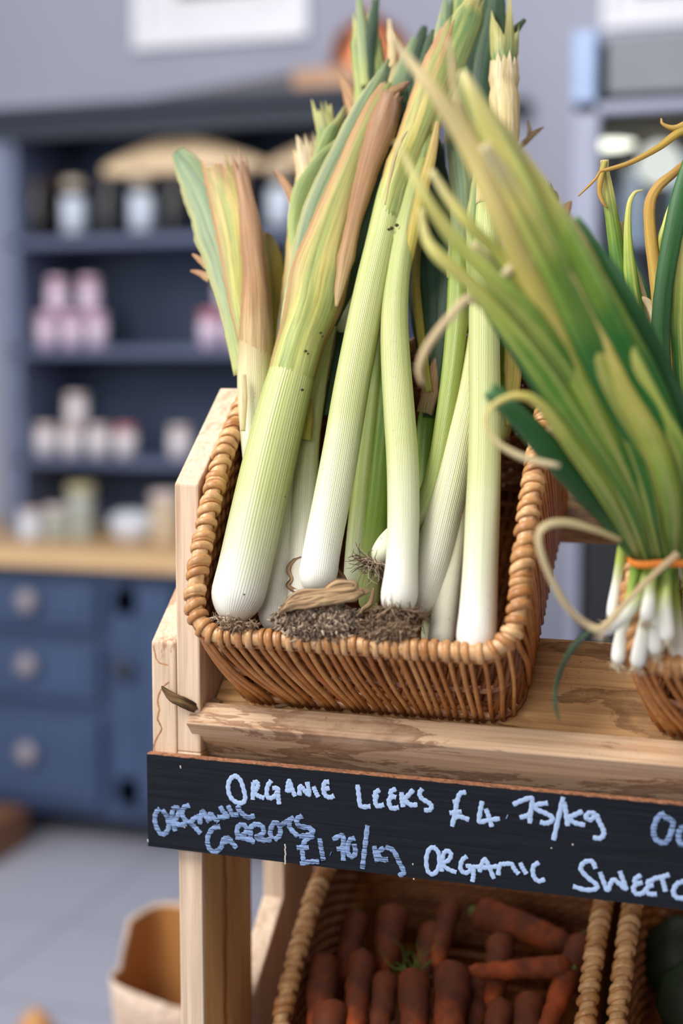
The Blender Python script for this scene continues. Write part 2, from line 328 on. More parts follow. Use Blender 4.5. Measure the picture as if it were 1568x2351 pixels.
sh = MB().box(((sx0 + sxR) / 2, YS1 + .01, (zt + ztop) / 2), (sxR - sx0, .02, ztop - zt)); obj('back_panel', sh, blue_d, dres)
stile_m = flat('pale_blue_painted_wood', (92, 102, 130), .5)
for a, b in ((sx0 + .02, sx1), (sxR - .06, sxR)):
    obj('side_panel', MB().box(((a + b) / 2, (YS0 + YS1) / 2, (zt + ztop) / 2), (b - a, YS1 - YS0, ztop - zt - .004)), stile_m, dres, bevel=.003)
obj('cornice', MB().box(((sx0 + sxR) / 2, (YS0 + YS1) / 2 - .03, ztop + .012), (sxR - sx0 + .1, YS1 - YS0 + .08, .03)).box(((sx0 + sxR) / 2, YS0 - .012, ztop - .03), (sxR - sx0 + .03, .03, .06)), flat('dark_blue_painted_wood', (34, 44, 60), .6), dres, bevel=.004)
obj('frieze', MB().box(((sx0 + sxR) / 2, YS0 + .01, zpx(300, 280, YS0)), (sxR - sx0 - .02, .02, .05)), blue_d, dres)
SHZ = {}
for nm, py in (('a', 552), ('b', 808), ('c', 1062)):
    z = zpx(250, py, YS0); SHZ[nm] = z + .014
    obj('shelf', MB().box(((sx1 + sxR) / 2 - .03, (YS0 + YS1) / 2, z), (sxR - sx1, YS1 - YS0, .028)), flat('blue_shelf_board', (78, 88, 118), .5), dres, bevel=.002)
SHZ['top'] = ztop + .028; SHZ['w'] = zt + .004
# --- jars on the shelves
glass_dark = flat('dark_jam_glass', (26, 24, 28), .2, .5); lab_w = flat('white_label', (214, 224, 240), .6, .3, .03); lid_d = flat('dark_lid', (70, 60, 62), .5)
def jar(px, Y, z, r, h, m_body, m_lid, lab, cat='jar', grp=None, m_label=None, name='jar', lidr=.92):
    x = xpx(px, 700, Y); t = thing(name, (x, Y, z), lab, cat, grp)
    obj('body', MB().lathe([(r * .93, 0), (r, .006), (r, h * .72), (r * .8, h * .83), (r * .8, h * .86)], (x, Y, z)), m_body, t, smooth=True)
    obj('lid', MB().lathe([(r * lidr, 0), (r * lidr, h * .13), (r * lidr * .9, h * .145)], (x, Y, z + h * .855), 24), m_lid, t, smooth=False)
    if m_label:
        q = MB(); n = 14; v = []; f = []
        for i in range(n + 1):
            a = math.pi * (-.06 + 1.12 * i / n) + math.pi
            for zz in (h * .10, h * .70): v.append((x + (r + .0015) * math.cos(a), Y + (r + .0015) * math.sin(a), z + zz))
        f = [(2 * i, 2 * i + 2, 2 * i + 3, 2 * i + 1) for i in range(n)]
        lo = obj('label', q.add(v, f), m_label, t, smooth=True); sm = lo.modifiers.new('solid', 'SOLIDIFY'); sm.thickness = .001
    return t
Yj = YS0 + .10; hj = zpx(250, 408, Yj) - SHZ['a']; g1 = 'tall dark jars on the top shelf'
words = ['at the left end of the dresser top shelf', 'second on the dresser top shelf from the left', 'between the two big white labels', 'below the highest point of the tan cloth', 'just right of the second white label', 'behind the tall leek leaves', 'under the right tan cloth', 'near the wide yellow leek leaf', 'at the right end of the dresser top shelf']
whites = {175, 330, 645}
for i, px in enumerate((92, 175, 252, 330, 405, 485, 565, 645, 725)):
    w = px in whites
    jar(px, Yj, SHZ['a'], .036 if w else .034, hj, glass_dark, lid_d if not w else flat('cream_lid', (206, 190, 170)), ('tall dark jar with white label, ' if w else 'tall dark plain jar, ') + words[i], 'jar', g1, lab_w if w else None)
# tan cloth bundles leaning behind the jars
kraft = flat('hessian_cloth', (232, 204, 168), .9, .1, .1, 12)
def bundle(px, w, hpx, lab):
    Y = Yj + .01; x = xpx(px, 400, Y); z0 = SHZ['a'] + hj * 1.003; z1 = zpx(px, hpx, Y - .05); H = z1 - z0; v = []; n = 28; f = []
    prof = [(.96, 0), (1, .12), (.97, .25), (.82, .42), (.62, .62), (.40, .84), (.2, .97), (.02, 1)]
    for r, zz in prof:
        for q in range(n):
            a = 2 * math.pi * q / n; rr = 1 + .05 * math.sin(5 * a + zz * 7) ; v.append((x + w * r * rr * math.cos(a), Y + .07 * r * rr * math.sin(a), z0 + H * zz))
    for i in range(len(prof) - 1):
        for q in range(n): f.append((i * n + q, i * n + (q + 1) % n, (i + 1) * n + (q + 1) % n, (i + 1) * n + q))
    f.append(tuple(range(n))[::-1]); f.append(tuple((len(prof) - 1) * n + q for q in range(n)))
    tag(obj('hessian_cloth', MB().add(v, f), kraft, smooth=True, loc=(x, Y, z0)), lab, 'cloth', 'tan cloths over the jars')
bundle(415, .27, 306, 'wide domed tan cloth lying over the jars with white labels')
bundle(745, .18, 312, 'domed tan cloth over the right hand jars, partly hidden by leek leaves')
tag(obj('brown_basket_lid', MB().lathe([(.07, 0), (.085, .06), (.07, .14), (.03, .17), (.0, .175)], (xpx(115, 400, Yj + .13), Yj + .13, SHZ['a'] + hj * .62 - .06)), flat('dark_brown_weave', (58, 48, 46), .8), smooth=True), 'dark rounded shape behind the leftmost jar on the top shelf', 'basket')
pinkg = flat('pink_preserve', (196, 150, 176), .4, .4, .08, 20); pinkl = flat('pink_lid', (226, 196, 216), .5); cream = flat('pale_pink_preserve', (206, 184, 184), .4); creaml = flat('pale_lid', (222, 206, 204), .5); rose = flat('rose_lid', (206, 120, 130), .5)
hp = (zpx(160, 635, Yj) - SHZ['b']) / 2 * .98
g = 'small pink jars stacked on the middle shelf'
for px, lv, wd_ in ((108, 0, 'bottom row left in the left stack'), (165, 0, 'bottom row middle in the left stack'), (222, 0, 'bottom row right in the left stack'), (133, 1, 'upper row left in the left stack'), (206, 1, 'upper row right in the left stack'), (482, 0, 'bottom row left in the right stack'), (540, 0, 'bottom row second in the right stack'), (598, 0, 'bottom row right in the right stack'), (522, 1, 'on top of the right stack')):
    jar(px, Yj - .02, SHZ['b'] + lv * hp, .031, hp, pinkg, pinkl if px < 450 else rose, 'small pink preserve jar, ' + wd_, 'jar', g, flat('pink_label', (226, 206, 226)) , lidr=1.0)
hq = (zpx(170, 900, Yj) - SHZ['c']) / 2 * .98; g = 'pale small jars on the lower shelf'
for px, lv, wd_ in ((100, 0, 'leftmost of the bottom row'), (160, 0, 'below the single upper jar'), (222, 0, 'right of the single upper jar'), (284, 0, 'right end of the bottom row'), (172, 1, 'standing alone on top of the row'), (410, 0, 'by itself beside the wooden stand')):
    jar(px, Yj - .02, SHZ['c'] + lv * hq, .033, hq, cream, rose if px == 284 else creaml, 'small pale pink jar on the lower shelf, ' + wd_, 'jar', g, flat('cream_label', (226, 220, 224)), lidr=1.0)
# --- things on the worktop
Yw = YD + .20
glassy = flat('pale_green_glass', (164, 168, 160), .25, .5); whitec = flat('white_ceramic', (206, 210, 222), .35)
jar(60, Yw, SHZ['w'], .036, .085, whitec, creaml, 'squat white pot at the left of the dresser worktop', 'pot', None, None, 'ceramic_pot', 1)
jar(118, Yw, SHZ['w'], .034, .10, glassy, creaml, 'low pale green jar on the dresser worktop', 'jar', None, None, 'storage_jar', 1)
jar(178, Yw + .03, SHZ['w'], .042, .165, glassy, flat('straw_lid', (190, 180, 140)), 'tall pale green jar with straw lid on the dresser worktop', 'jar', None, None, 'storage_jar', 1)
xb = xpx(305, 1200, Yw); tag(obj('white_bowl', MB().lathe([(.03, 0), (.055, .02), (.068, .05), (.066, .075), (.05, .09), (.0, .095)], (xb, Yw, SHZ['w'])), whitec, smooth=True), 'round white pot on the dresser worktop beside the wooden stand', 'pot')
jar(375, Yw + .03, SHZ['w'], .045, .15, flat('tan_paper', (196, 176, 150)), creaml, 'tan paper tub on the dresser worktop half hidden by the wooden stand', 'tub', None, None, 'paper_tub', 1)
# --- on top of the dresser
Yt = YS0 + .12; zT = SHZ['top']
a0 = xpx(330, 230, Yt); a1 = xpx(800, 230, Yt)
tb = thing('serving_board', ((a0 + a1) / 2, Yt, zT), 'long dark tilted tray lying on top of the dresser', 'tray')
hh = zpx(780, 165, Yt) - zT
obj('tray_body', MB().add([(a0, Yt - .1, zT), (a1, Yt - .1, zT), (a1, Yt + .12, zT), (a0, Yt + .12, zT), (a0, Yt - .1, zT + .012), (a1, Yt - .1, zT + hh), (a1, Yt + .12, zT + hh), (a0, Yt + .12, zT + .012)], [(3, 2, 1, 0), (4, 5, 6, 7), (0, 1, 5, 4), (1, 2, 6, 5), (2, 3, 7, 6), (3, 0, 4, 7)]), flat('dark_grey_wood', (84, 82, 88), .7), tb, bevel=.003)
x2 = xpx(760, 190, Yt - .12); tag(obj('wooden_board', MB().box((x2, Yt - .14, zT + .03), (.20, .05, .06)), flat('tan_board', (178, 140, 112), .7), bevel=.01), 'tan wooden block on top of the dresser in front of the dark tray', 'board')
copper = NT('copper', .28, .5); copper.b.inputs['Metallic'].default_value = .9; copper.color(copper.ramp(copper.noise(copper.coord(), 6), [(.3, (205, 120, 84)), (.7, (226, 146, 104))]))
pc = on(850, 150, 1, Yt - .02); R_ = 95 * depth(pc) / F
pot = thing('copper_pot', (pc[0], pc[1], zT), 'round copper pot on top of the dresser behind the leek tops', 'pot')
prof = [(R_ * .55, 0), (R_ * .9, R_ * .35), (R_, R_ * .85), (R_ * .9, R_ * 1.35), (R_ * .6, R_ * 1.7), (R_ * .2, R_ * 1.88), (0, R_ * 1.9)]
obj('pot_body', MB().lathe(prof, (pc[0], pc[1], zT), 36), copper.m, pot, smooth=True)
obj('lid_knob', MB().lathe([(.008, 0), (.016, .012), (.012, .024), (0, .027)], (pc[0], pc[1], zT + R_ * 1.88), 16), copper.m, pot, smooth=True)

# ================================================================ PICTURES on the wall, wall fitting
def picture(x0, x1, zbot, H, bord, art, label, thick=.03, Y=YW):
    t = thing('framed_picture', ((x0 + x1) / 2, Y - .015, zbot), label, 'picture', 'white framed pictures on the wall')
    fr = MB(); w = bord * .35
    fr.box(((x0 + x1) / 2, Y - thick / 2, zbot + w / 2), (x1 - x0, thick, w)).box(((x0 + x1) / 2, Y - thick / 2, zbot + H - w / 2), (x1 - x0, thick, w)).box((x0 + w / 2, Y - thick / 2, zbot + H / 2), (w, thick, H - 2 * w)).box((x1 - w / 2, Y - thick / 2, zbot + H / 2), (w, thick, H - 2 * w))
    obj('frame', fr, flat('white_frame', (232, 233, 240), .5, .3, .02), t)
    obj('mount', MB().box(((x0 + x1) / 2, Y - .008, zbot + H / 2), (x1 - x0 - 2 * w, .008, H - 2 * w)), flat('white_mount', (228, 228, 234), .8, .2, .02), t)
    obj('print', MB().box(((x0 + x1) / 2, Y - .014, zbot + H / 2), (x1 - x0 - 2 * bord, .004, H - 2 * bord)), art, t)
p0 = on(315, 118, 1, YW); p1 = on(712, 112, 1, YW); bd = float(on(412, 30, 1, YW)[0] - p0[0])
picture(float(p0[0]), float(p1[0]), float(p0[2]), .62, bd, flat('dark_green_print', (46, 56, 54), .4, .4, .3, 6), 'white framed picture with a dark green print, above the copper pot')
p0 = on(1385, 72, 1, YW); picture(float(p0[0]), float(p0[0]) + .62, float(p0[2]), .5, .09, flat('plum_print', (126, 88, 104), .4, .4, .3, 6), 'white framed picture with a plum print, above the glass fridge')
ph = on(1200, 250, 1, YW); tag(obj('wall_hook', MB().lathe([(.022, 0), (.028, .01), (.028, .045), (.018, .055)], (ph[0], YW - .035, ph[2] - .03), 18), flat('black_metal', (36, 40, 50), .4), smooth=True), 'small black fitting on the plain wall right of the leek tops', 'hook')

# ================================================================ GLASS FRIDGE on the right
YF = 3.05; fx0 = float(on(1312, 400, 1, YF)[0]); fw = .74; ft = float(on(1340, 72, 1, YF)[2]); fr_y1 = YF + .62
frg = thing('display_fridge', (fx0 + fw / 2, YF + .3, 0), 'tall grey glass fronted display fridge with a lit interior, behind the spring onions', 'fridge')
fm = flat('pale_metal_panel', (146, 150, 172), .4, .5, .03); fdk = flat('black_plinth', (24, 27, 34), .5); hdr = flat('grey_header_panel', (118, 122, 128), .5, .4, .05)
zi = float(on(1400, 235, 1, YF)[2]); zlo = float(on(1300, 1120, 1, YF)[2])
obj('case', MB().box((fx0 + .012, YF + .33, ft / 2), (.024, .58, ft)).box((fx0 + fw - .012, YF + .33, ft / 2), (.024, .58, ft)).box((fx0 + fw / 2, fr_y1 - .01, ft / 2), (fw, .02, ft)).box((fx0 + fw / 2, YF + .33, ft - .012), (fw, .58, .024)), fm, frg, bevel=.003)
obj('header_panel', MB().box((fx0 + fw / 2 + .02, YF + .02, (ft + zi) / 2), (fw - .1, .04, ft - zi - .03)), hdr, frg, bevel=.004)
obj('door_frame', MB().box((fx0 + fw / 2, YF + .01, zi - .012), (fw, .04, .024)).box((fx0 + fw / 2, YF + .01, zlo + .02), (fw, .04, .04)).box((fx0 + .03, YF + .01, (zi + zlo) / 2), (.055, .04, zi - zlo)).box((fx0 + fw - .03, YF + .01, (zi + zlo) / 2), (.055, .04, zi - zlo)), fm, frg, bevel=.004)
sb = flat('pale_blue_trim', (140, 162, 200), .3); obj('side_light_trim', MB().box((fx0 + .025, YF + .01, (ft + zi) / 2), (.05, .05, ft - zi)), sb, frg, bevel=.004)
obj('plinth', MB().box((fx0 + fw / 2 + .02, YF + .04, zlo / 2), (fw - .04, .06, zlo)), fdk, frg, bevel=.004)
obj('interior_top', MB().box((fx0 + fw / 2, YF + .32, zi - .03), (fw - .06, .5, .05)), flat('brown_liner', (96, 78, 50), .6), frg)
obj('interior_back', MB().box((fx0 + fw / 2, YF + .56, (zi + zlo) / 2), (fw - .06, .02, zi - zlo)), flat('grey_liner', (132, 136, 144), .5, .4, .1, 4), frg)
gl = NT('fridge_glass', .02, .5); gl.b.inputs['Transmission Weight'].default_value = 1.0; gl.b.inputs['IOR'].default_value = 1.1; gl.color((230, 240, 245))
obj('glass_pane', MB().box((fx0 + fw / 2, YF + .01, (zi + zlo) / 2), (fw - .11, .006, zi - zlo)), gl.m, frg)
lampm = NT('lamp_glow', .5); lampm.b.inputs['Emission Color'].default_value = (1, .93, .72, 1); lampm.b.inputs['Emission Strength'].default_value = 3.0
lp = on(1392, 312, 1, YF + .2); obj('lamp', MB().lathe([(.05, 0), (.07, .010), (.072, .034), (.05, .046)], (lp[0], lp[1], lp[2] - .025)), lampm.m, frg, smooth=True)
pl_ = bpy.data.lights.new('fridge_lamp', 'POINT'); pl_.energy = 0.1; pl_.color = (1, .95, .85); pl_.shadow_soft_size = .05; po_ = bpy.data.objects.new('fridge_lamp', pl_); COL.objects.link(po_); po_.location = (lp[0] + .12, lp[1] - .03, lp[2] - .07)
for i, py in enumerate((560, 800, 1020)):
    z = float(on(1400, py, 1, YF + .1)[2]); obj('shelf', MB().box((fx0 + fw / 2, YF + .30, z), (fw - .06, .44, .012)), fm, frg)
    if i < 2 or True:
        for j in range(5):
            bx = fx0 + .10 + j * .125; hb = .17 + .03 * ((i + j) % 2)
            mats = (flat('milk_bottle_white', (206, 212, 226), .4), flat('pale_blue_carton', (176, 196, 214), .5))
            tag(obj('bottle', MB().lathe([(.032, 0), (.036, .01), (.036, hb * .6), (.016, hb * .82), (.016, hb), (.0, hb + .002)], (bx, YF + .2, z + .0065), 18), mats[(i + j) % 2], smooth=True), ('white' if (i + j) % 2 == 0 else 'pale blue') + ' bottle, ' + ('first', 'second', 'third', 'fourth', 'fifth')[j] + ' from the left on the ' + ('upper', 'middle', 'lower')[i] + ' shelf of the glass fridge', 'bottle', 'bottles in the glass fridge')

# ================================================================ floor things at the left: paper sack, brown post, fallen onion
kp = NT('brown_paper', .85, .15); nz = kp.noise(kp.coord(), 9, 4, .6, .6); kp.color(kp.ramp(nz, [(.3, (196, 168, 146)), (.7, (224, 202, 184))])); kp.bump(nz, 1.0, .03)
ki = NT('brown_paper_inside', .85, .15); ki.color((176, 122, 70))
def sack():
    D = 2.05; c = at(400, 2230, D); bx, by = float(c[0]), float(c[1]); W, Dp = .078, .075
    t = thing('paper_sack', (bx, by, 0), 'open brown paper sack with a folded down rim, standing on the floor behind the stand', 'sack')
    ztop_ = float(at(400, 2120, D)[2]); v = []; n = 40; f = []; rows = 14
    for i in range(rows + 1):
        h = i / rows
        for q in range(n):
            a = 2 * math.pi * q / n; ca, sa = math.cos(a), math.sin(a); e = .5
            sx = math.copysign(abs(ca) ** e, ca); sy = math.copysign(abs(sa) ** e, sa)
            top = ztop_ * (1 - .10 * (1 - sx) * .5 * (sy < 0) - .16 * max(0, -sy) * (1 + sx) * .5)
            w_ = 1 + .05 * math.sin(3 * a + 9 * h) * h + .04 * math.sin(11 * h + 2 * a)
            v.append((bx + W * sx * w_, by + Dp * sy * w_, top * h))
    for i in range(rows):
        for q in range(n): f.append((i * n + q, i * n + (q + 1) % n, (i + 1) * n + (q + 1) % n, (i + 1) * n + q))
    f.append(tuple(range(n))[::-1]); o = obj('sack_body', MB().add(v, f), kp.m, t, smooth=True)
    s = o.modifiers.new('solid', 'SOLIDIFY'); s.thickness = .002
    v2 = [(bx + (x - bx) * .93, by + (y - by) * .93, z - .004) for x, y, z in v[n * 4:]]
    f2 = []; 
    for i in range(rows - 4):
        for q in range(n): f2.append((i * n + q, (i + 1) * n + q, (i + 1) * n + (q + 1) % n, i * n + (q + 1) % n))
    f2.append(tuple(range(n))); obj('sack_lining', MB().add(v2, f2), ki.m, t, smooth=True)
sack()
bp = on(8, 1975, 2, .0); cr = thing('wooden_crate', (bp[0] - .17, bp[1] + .02, 0), 'low brown wooden crate on the floor at the left edge before the dresser', 'crate')
brn = flat('brown_crate_wood', (122, 82, 58), .6)
for k_ in range(2): obj('side_board', MB().box((bp[0] - .17, bp[1] - .09 + .22 * k_, .06), (.34, .012, .11)), brn, cr, bevel=.002); obj('end_board', MB().box((bp[0] - .006 - .33 * k_, bp[1] + .02, .06), (.012, .208, .11)), brn, cr, bevel=.002)
obj('bottom_board', MB().box((bp[0] - .17, bp[1] + .02, .006), (.316, .208, .01)), brn, cr)
op = on(82, 2352, 2, .0); op = CAM + (at(82, 2346, 2.6) - CAM); fz = on(82, 2360, 2, .03)
tag(obj('fallen_onion', MB().lathe([(.004, 0), (.024, .006), (.036, .026), (.034, .044), (.018, .06), (.006, .07), (0, .082)], (fz[0], fz[1], 0), 24), flat('onion_skin', (206, 146, 84), .45), smooth=True), 'orange brown onion lying on the tiled floor at the bottom left', 'onion')

# ================================================================ DISPLAY STAND
YB = 1.2006                                    # front face of the price board
ST = rad(38.5); cV = np.array([0, math.cos(ST), math.sin(ST)]); cW = np.array([0, -math.sin(ST), math.cos(ST)]); A0 = np.array([0, YB, 1.0613])
def S(x, v, w): return np.array([x, 0, 0]) + A0 + v * cV + w * cW
xL0, xL1, XE = -.5706, -.5463, .62             # left panel thickness, right end of the stand
stand = thing('display_stand', ((xL0 + XE) / 2, YB + .2, 0), 'pale wooden two tier vegetable stand with a black price board across the front', 'stand')
YP = YB + .010
def leg(x0, x1, y0, y1, z1, m): return obj('leg', MB().box(((x0 + x1) / 2, (y0 + y1) / 2, z1 / 2), (x1 - x0, y1 - y0, z1)), m, stand, bevel=.0015)
def split(name, mb, m): return obj(name, mb, m, stand, bevel=.0018)
k = NT('shaded_leg_wood', .55, .3)                    # inner side's shade put into the orange colour; streaks and a dark crack line
a = k.noise(k.coord('Object', (60, 26, 1.6)), 1.6, 6, .6, .5); c = k.ramp(a, [(.28, (176, 116, 62)), (.5, (206, 156, 98)), (.75, (216, 170, 112))])
mp = k.coord('Object', (1, 1, 1)); sx = k.n('SeparateXYZ'); k.l(mp, sx.inputs[0]); wob = k.math('MULTIPLY', k.math('SUBTRACT', k.noise(k.coord('Object', (1, 1, 14)), 1, 3), .5), .02)
dist = k.math('ABSOLUTE', k.math('ADD', k.math('ADD', sx.outputs[1], .2 - .010 - .055), wob))
crack = k.ramp(dist, [(0, (255, 255, 255)), (.0016, (190, 190, 190)), (.006, (0, 0, 0))]); c = k.mix(k.math('MULTIPLY', crack, .85), c, (110, 60, 26))
ge = k.n('NewGeometry'); 
k.color(c); k.bump(a, .2, .0006); M['leg'] = k.m
for sx_ in (0, 1):
    x0, x1 = (xL0, xL1) if not sx_ else (XE - .0243, XE)
    # front leg: light put into the pale strip, shade into the orange plank
    lo = leg(x0, x1, YP + .006, YP + .126, 1.03, M['leg'])
    obj('lit_front_strip', MB().box(((x0 + x1) / 2, YP + .003, 1.03 / 2), (x1 - x0, .006, 1.03)), M['pine'], lo, bevel=.001)
    leg(x0, x1, 1.43, 1.535, 1.12, M['pine_warm'] if False else M['pine'])
    yb = float(on(505, 853, 0, xL0)[1]); zf = 1.2868; slope = math.tan(ST)
    poly = [(YP, 1.03), (YP, zf), (yb, zf + (yb - YP) * slope), (yb + .03, zf + (yb - YP) * slope - .02), (yb + .10, 1.22), (1.43, 1.18), (1.43, 1.12), (YP + .126, 1.03)]
    split('side_panel', MB().prism(poly, 0, x0, x1), M['pine'])
    xo0, xo1 = (x0 - .0262, x0 - .0006) if not sx_ else (x1 + .0006, x1 + .0262)
    poly = [(YP, .955), (YP, 1.1348), (YP + .16, 1.1348 + .16 * slope), (YP + .16, .955)]
    split('side_bracket', MB().prism(poly, 0, xo0, xo1), M['pine_stain'])
    q = on(605, 2050, 0, xL0); q2 = on(570, 2165, 0, xL0); sl = (q[2] - q2[2]) / (q[1] - q2[1]); ya = YP + .127; za = q2[2] - (q2[1] - ya) * sl
    split('lower_side_panel', MB().prism([(ya, za), (1.429, za + (1.429 - ya) * sl), (1.429, .45), (ya, .45)], 0, x0, x1), M['pine'])
def bar(name, x0, x1, v0, v1, w0, w1, m, cut=0.0):
    v = []
    for x, s in ((x0, 1), (x1, -1)):
        for vv, ww in ((v0, w0), (v1, w0), (v1, w1), (v0, w1)): v.append(S(x + (s * cut * (w1 - ww) / (w1 - w0)), vv, ww))
    return obj(name, MB().add(v, [(0, 1, 2, 3), (7, 6, 5, 4), (0, 4, 5, 1), (1, 5, 6, 2), (2, 6, 7, 3), (3, 7, 4, 0)]), m, stand, bevel=.0015)
bar('front_rail', -.5575, XE + .012, 0, .027, -.052, 0, M['rail'], .004)
bar('shelf_slat', xL1 + .001, XE - .026, .0285, .1455, -.036, -.0152, M['slat'])
bar('shelf_slat', xL1 + .001, XE - .026, .292, .40, -.036, -.0152, M['slat'])
stain_m = flat('water_stain', (176, 124, 84), .7, .2, .15, 60)
brk = [o for o in bpy.data.objects if o.name.startswith('side_bracket')][0]
sb_ = MB()
for pth, w_ in (([(388, 1436), (374, 1452), (360, 1470), (352, 1482), (356, 1500), (364, 1520), (386, 1527)], 2.2), ([(388, 1566), (378, 1574), (366, 1590), (362, 1612), (366, 1630), (362, 1652), (371, 1672), (360, 1694), (354, 1712), (356, 1728)], 2.8)):
    P = spline(np.array([on(a, b, 1, YP) for a, b in pth if b > 1479]), 40); P[:, 1] = YP - .0001; P[:, 0] += rng.normal(size=40) * .0002
    sb_.tube(P, w_ / F * 1.36 * (.5 + .5 * rng.random(40)), 6, flat=.12, nrm=(0, 1, 0))
obj('water_stain', sb_, stain_m, brk)
# lower tier shelf, tilted less
LT = rad(22); lV = np.array([0, math.cos(LT), math.sin(LT)]); lW = np.array([0, -math.sin(LT), math.cos(LT)]); L0 = np.array([0, 1.282, .593])
def SL(x, v, w): return np.array([x, 0, 0]) + L0 + v * lV + w * lW
for v0, v1, nm in ((.03, .142, 'shelf_slat'), (.144, .262, 'shelf_slat'), (.264, .38, 'shelf_slat'), (-.003, .026, 'front_rail')):
    w0, w1 = (-.036, -.0152) if nm == 'shelf_slat' else (-.04, .01)
    v = [SL(x, vv, ww) for x in (xL1 + .001, XE - .026) for vv, ww in ((v0, w0), (v1, w0), (v1, w1), (v0, w1))]
    obj(nm, MB().add(v, [(0, 1, 2, 3), (7, 6, 5, 4), (0, 4, 5, 1), (1, 5, 6, 2), (2, 6, 7, 3), (3, 7, 4, 0)]), M['slat'], stand, bevel=.0015)
v = [SL(x, vv, ww) for x in (xL1 + .001, XE - .026) for vv, ww in ((.385, -.03), (.395, -.03), (.395, .20), (.385, .20))]
obj('back_panel', MB().add(v, [(0, 1, 2, 3), (7, 6, 5, 4), (0, 4, 5, 1), (1, 5, 6, 2), (2, 6, 7, 3), (3, 7, 4, 0)]), M['slat'], stand, bevel=.001)  # unseen board, added to block light from behind the carrots
# price board
zb0, zb1 = .9366, 1.0273
nx = 160; bt = [(-.5981 + (XE + .0285 + .5981) * i / nx, zb1 + .0006 * math.sin(i * 2.3) * rng.random()) for i in range(nx + 1)]
board = obj('price_board', MB().prism([(-.5981, zb0 + .0002), (XE + .0285, zb0)] + [(x, z) for x, z in bt[::-1]], 1, YB, YB + .0092), M['blackboard'], stand)
obj('board_edge', MB().box(((-.5981 + XE + .0285) / 2, YB + .005, zb1 + .0004), (XE + .6266, .0086, .0012)), M['ply_edge'], board)
def z5(p): return (330 + p[0] / 2.529, 1700 + p[1] / 2.529)
def z6(p): return (930 + p[0] / 2.458, 1780 + p[1] / 2.458)
def write(strokes, conv, wpx, mat, nm='lettering'):
    mb = MB()
    for st in strokes:
        if len(st) == 1: st = [st[0], (st[0][0] + 4, st[0][1] + 2)]
        P = np.array([on(*conv(p), 1, YB) for p in st]); P = spline(P, max(10, 7 * len(P)))
        w = wpx * .5 / F * 1.28; m = len(P); r = w * (1 + .13 * np.sin(np.arange(m) * 1.3 + len(st)) )
        P[:, 1] = YB - .0004; mb.tube(P, r, 8, flat=.0005 / w, nrm=(0, 1, 0))
    return obj(nm, mb, mat, board)
W1 = [  # ORGANIC / LEEKS
 [[(545, 203), (512, 215), (492, 255), (497, 310), (525, 350), (570, 363), (590, 335), (580, 280), (562, 230), (535, 203)],
  [(637, 243), (634, 343)], [(636, 245), (658, 242), (664, 262), (655, 282), (637, 298)], [(640, 302), (668, 322), (702, 334)],
  [(742, 232), (720, 266), (716, 318), (736, 334), (765, 318), (780, 280), (748, 276)], [(779, 282), (782, 325), (787, 370)],
  [(834, 300), (838, 262), (846, 235), (862, 280), (880, 324)], [(832, 292), (870, 285)],
  [(905, 318), (908, 268), (925, 278), (948, 306), (962, 308), (950, 240)],
  [(986, 266), (1000, 300), (1015, 328)], [(1078, 240), (1052, 244), (1044, 285), (1056, 318), (1082, 330), (1107, 320)], [(1050, 282), (1080, 275)]],
 [[(1242, 256), (1250, 320), (1262, 380), (1318, 382)], [(1372, 285), (1345, 304), (1352, 322), (1330, 328)], [(1352, 322), (1345, 352), (1358, 380), (1396, 372)],
  [(1466, 280), (1436, 296), (1440, 320), (1466, 330)], [(1440, 322), (1424, 352), (1440, 392), (1482, 388)],
  [(1498, 300), (1500, 345), (1507, 386)], [(1566, 285), (1530, 325), (1512, 340), (1550, 372), (1590, 372)]]]
for w in W1: write(w, z5, 11.5, M['chalk'])
write([[(98, 75), (82, 100), (95, 130), (135, 155), (150, 175), (138, 195), (108, 196)]], z6, 11, M['chalk'])
write([[(345, 95), (312, 102), (296, 140), (282, 210), (266, 288)], [(270, 150), (300, 146)], [(252, 212), (320, 204)], [(272, 246), (305, 232), (362, 250)],
       [(436, 145), (426, 195), (420, 260), (470, 252), (535, 244)], [(456, 188), (474, 235), (490, 290)], [(573, 232)],
       [(610, 165), (660, 142), (716, 130), (710, 200), (704, 270)], [(648, 238), (685, 228), (716, 212)],
       [(806, 156), (742, 166), (744, 192), (790, 212), (832, 238), (820, 262), (790, 270), (762, 262)],
       [(893, 122), (866, 240), (838, 365)], [(898, 150), (908, 210), (918, 285)], [(1002, 202), (950, 226), (924, 240), (960, 268), (1016, 280)],
       [(1076, 216), (1040, 212), (1020, 236), (1048, 250), (1080, 226), (1096, 262), (1118, 305), (1120, 335), (1098, 355), (1060, 350)]], z6, 11, M['chalk'])
write([[(1465, 212), (1425, 240), (1402, 310), (1418, 362), (1462, 380), (1490, 350), (1512, 270), (1478, 238), (1458, 240)], [(1552, 300), (1544, 345), (1556, 388), (1600, 385)], [(1550, 300), (1590, 290)]], z6, 12, M['chalk_faint'])
write([[(95, 395), (70, 425), (68, 480), (95, 535), (125, 540), (146, 500), (135, 440), (108, 402)],
       [(168, 405), (164, 460), (186, 525)], [(168, 400), (192, 388), (206, 412), (192, 448), (170, 468), (205, 488), (252, 486)],
       [(268, 376), (232, 392), (228, 440), (262, 474), (296, 452), (322, 440)], [(270, 476), (296, 500), (332, 540)],
       [(326, 485), (334, 430), (346, 412), (362, 440), (382, 475)], [(384, 470), (388, 425), (410, 450), (434, 474)], [(444, 380), (462, 412), (486, 440), (430, 446)],
       [(490, 376), (506, 410), (520, 432), (552, 428)], [(560, 380), (548, 395), (574, 425), (606, 446), (646, 436)]], z5, 12.5, M['chalk_faint'])
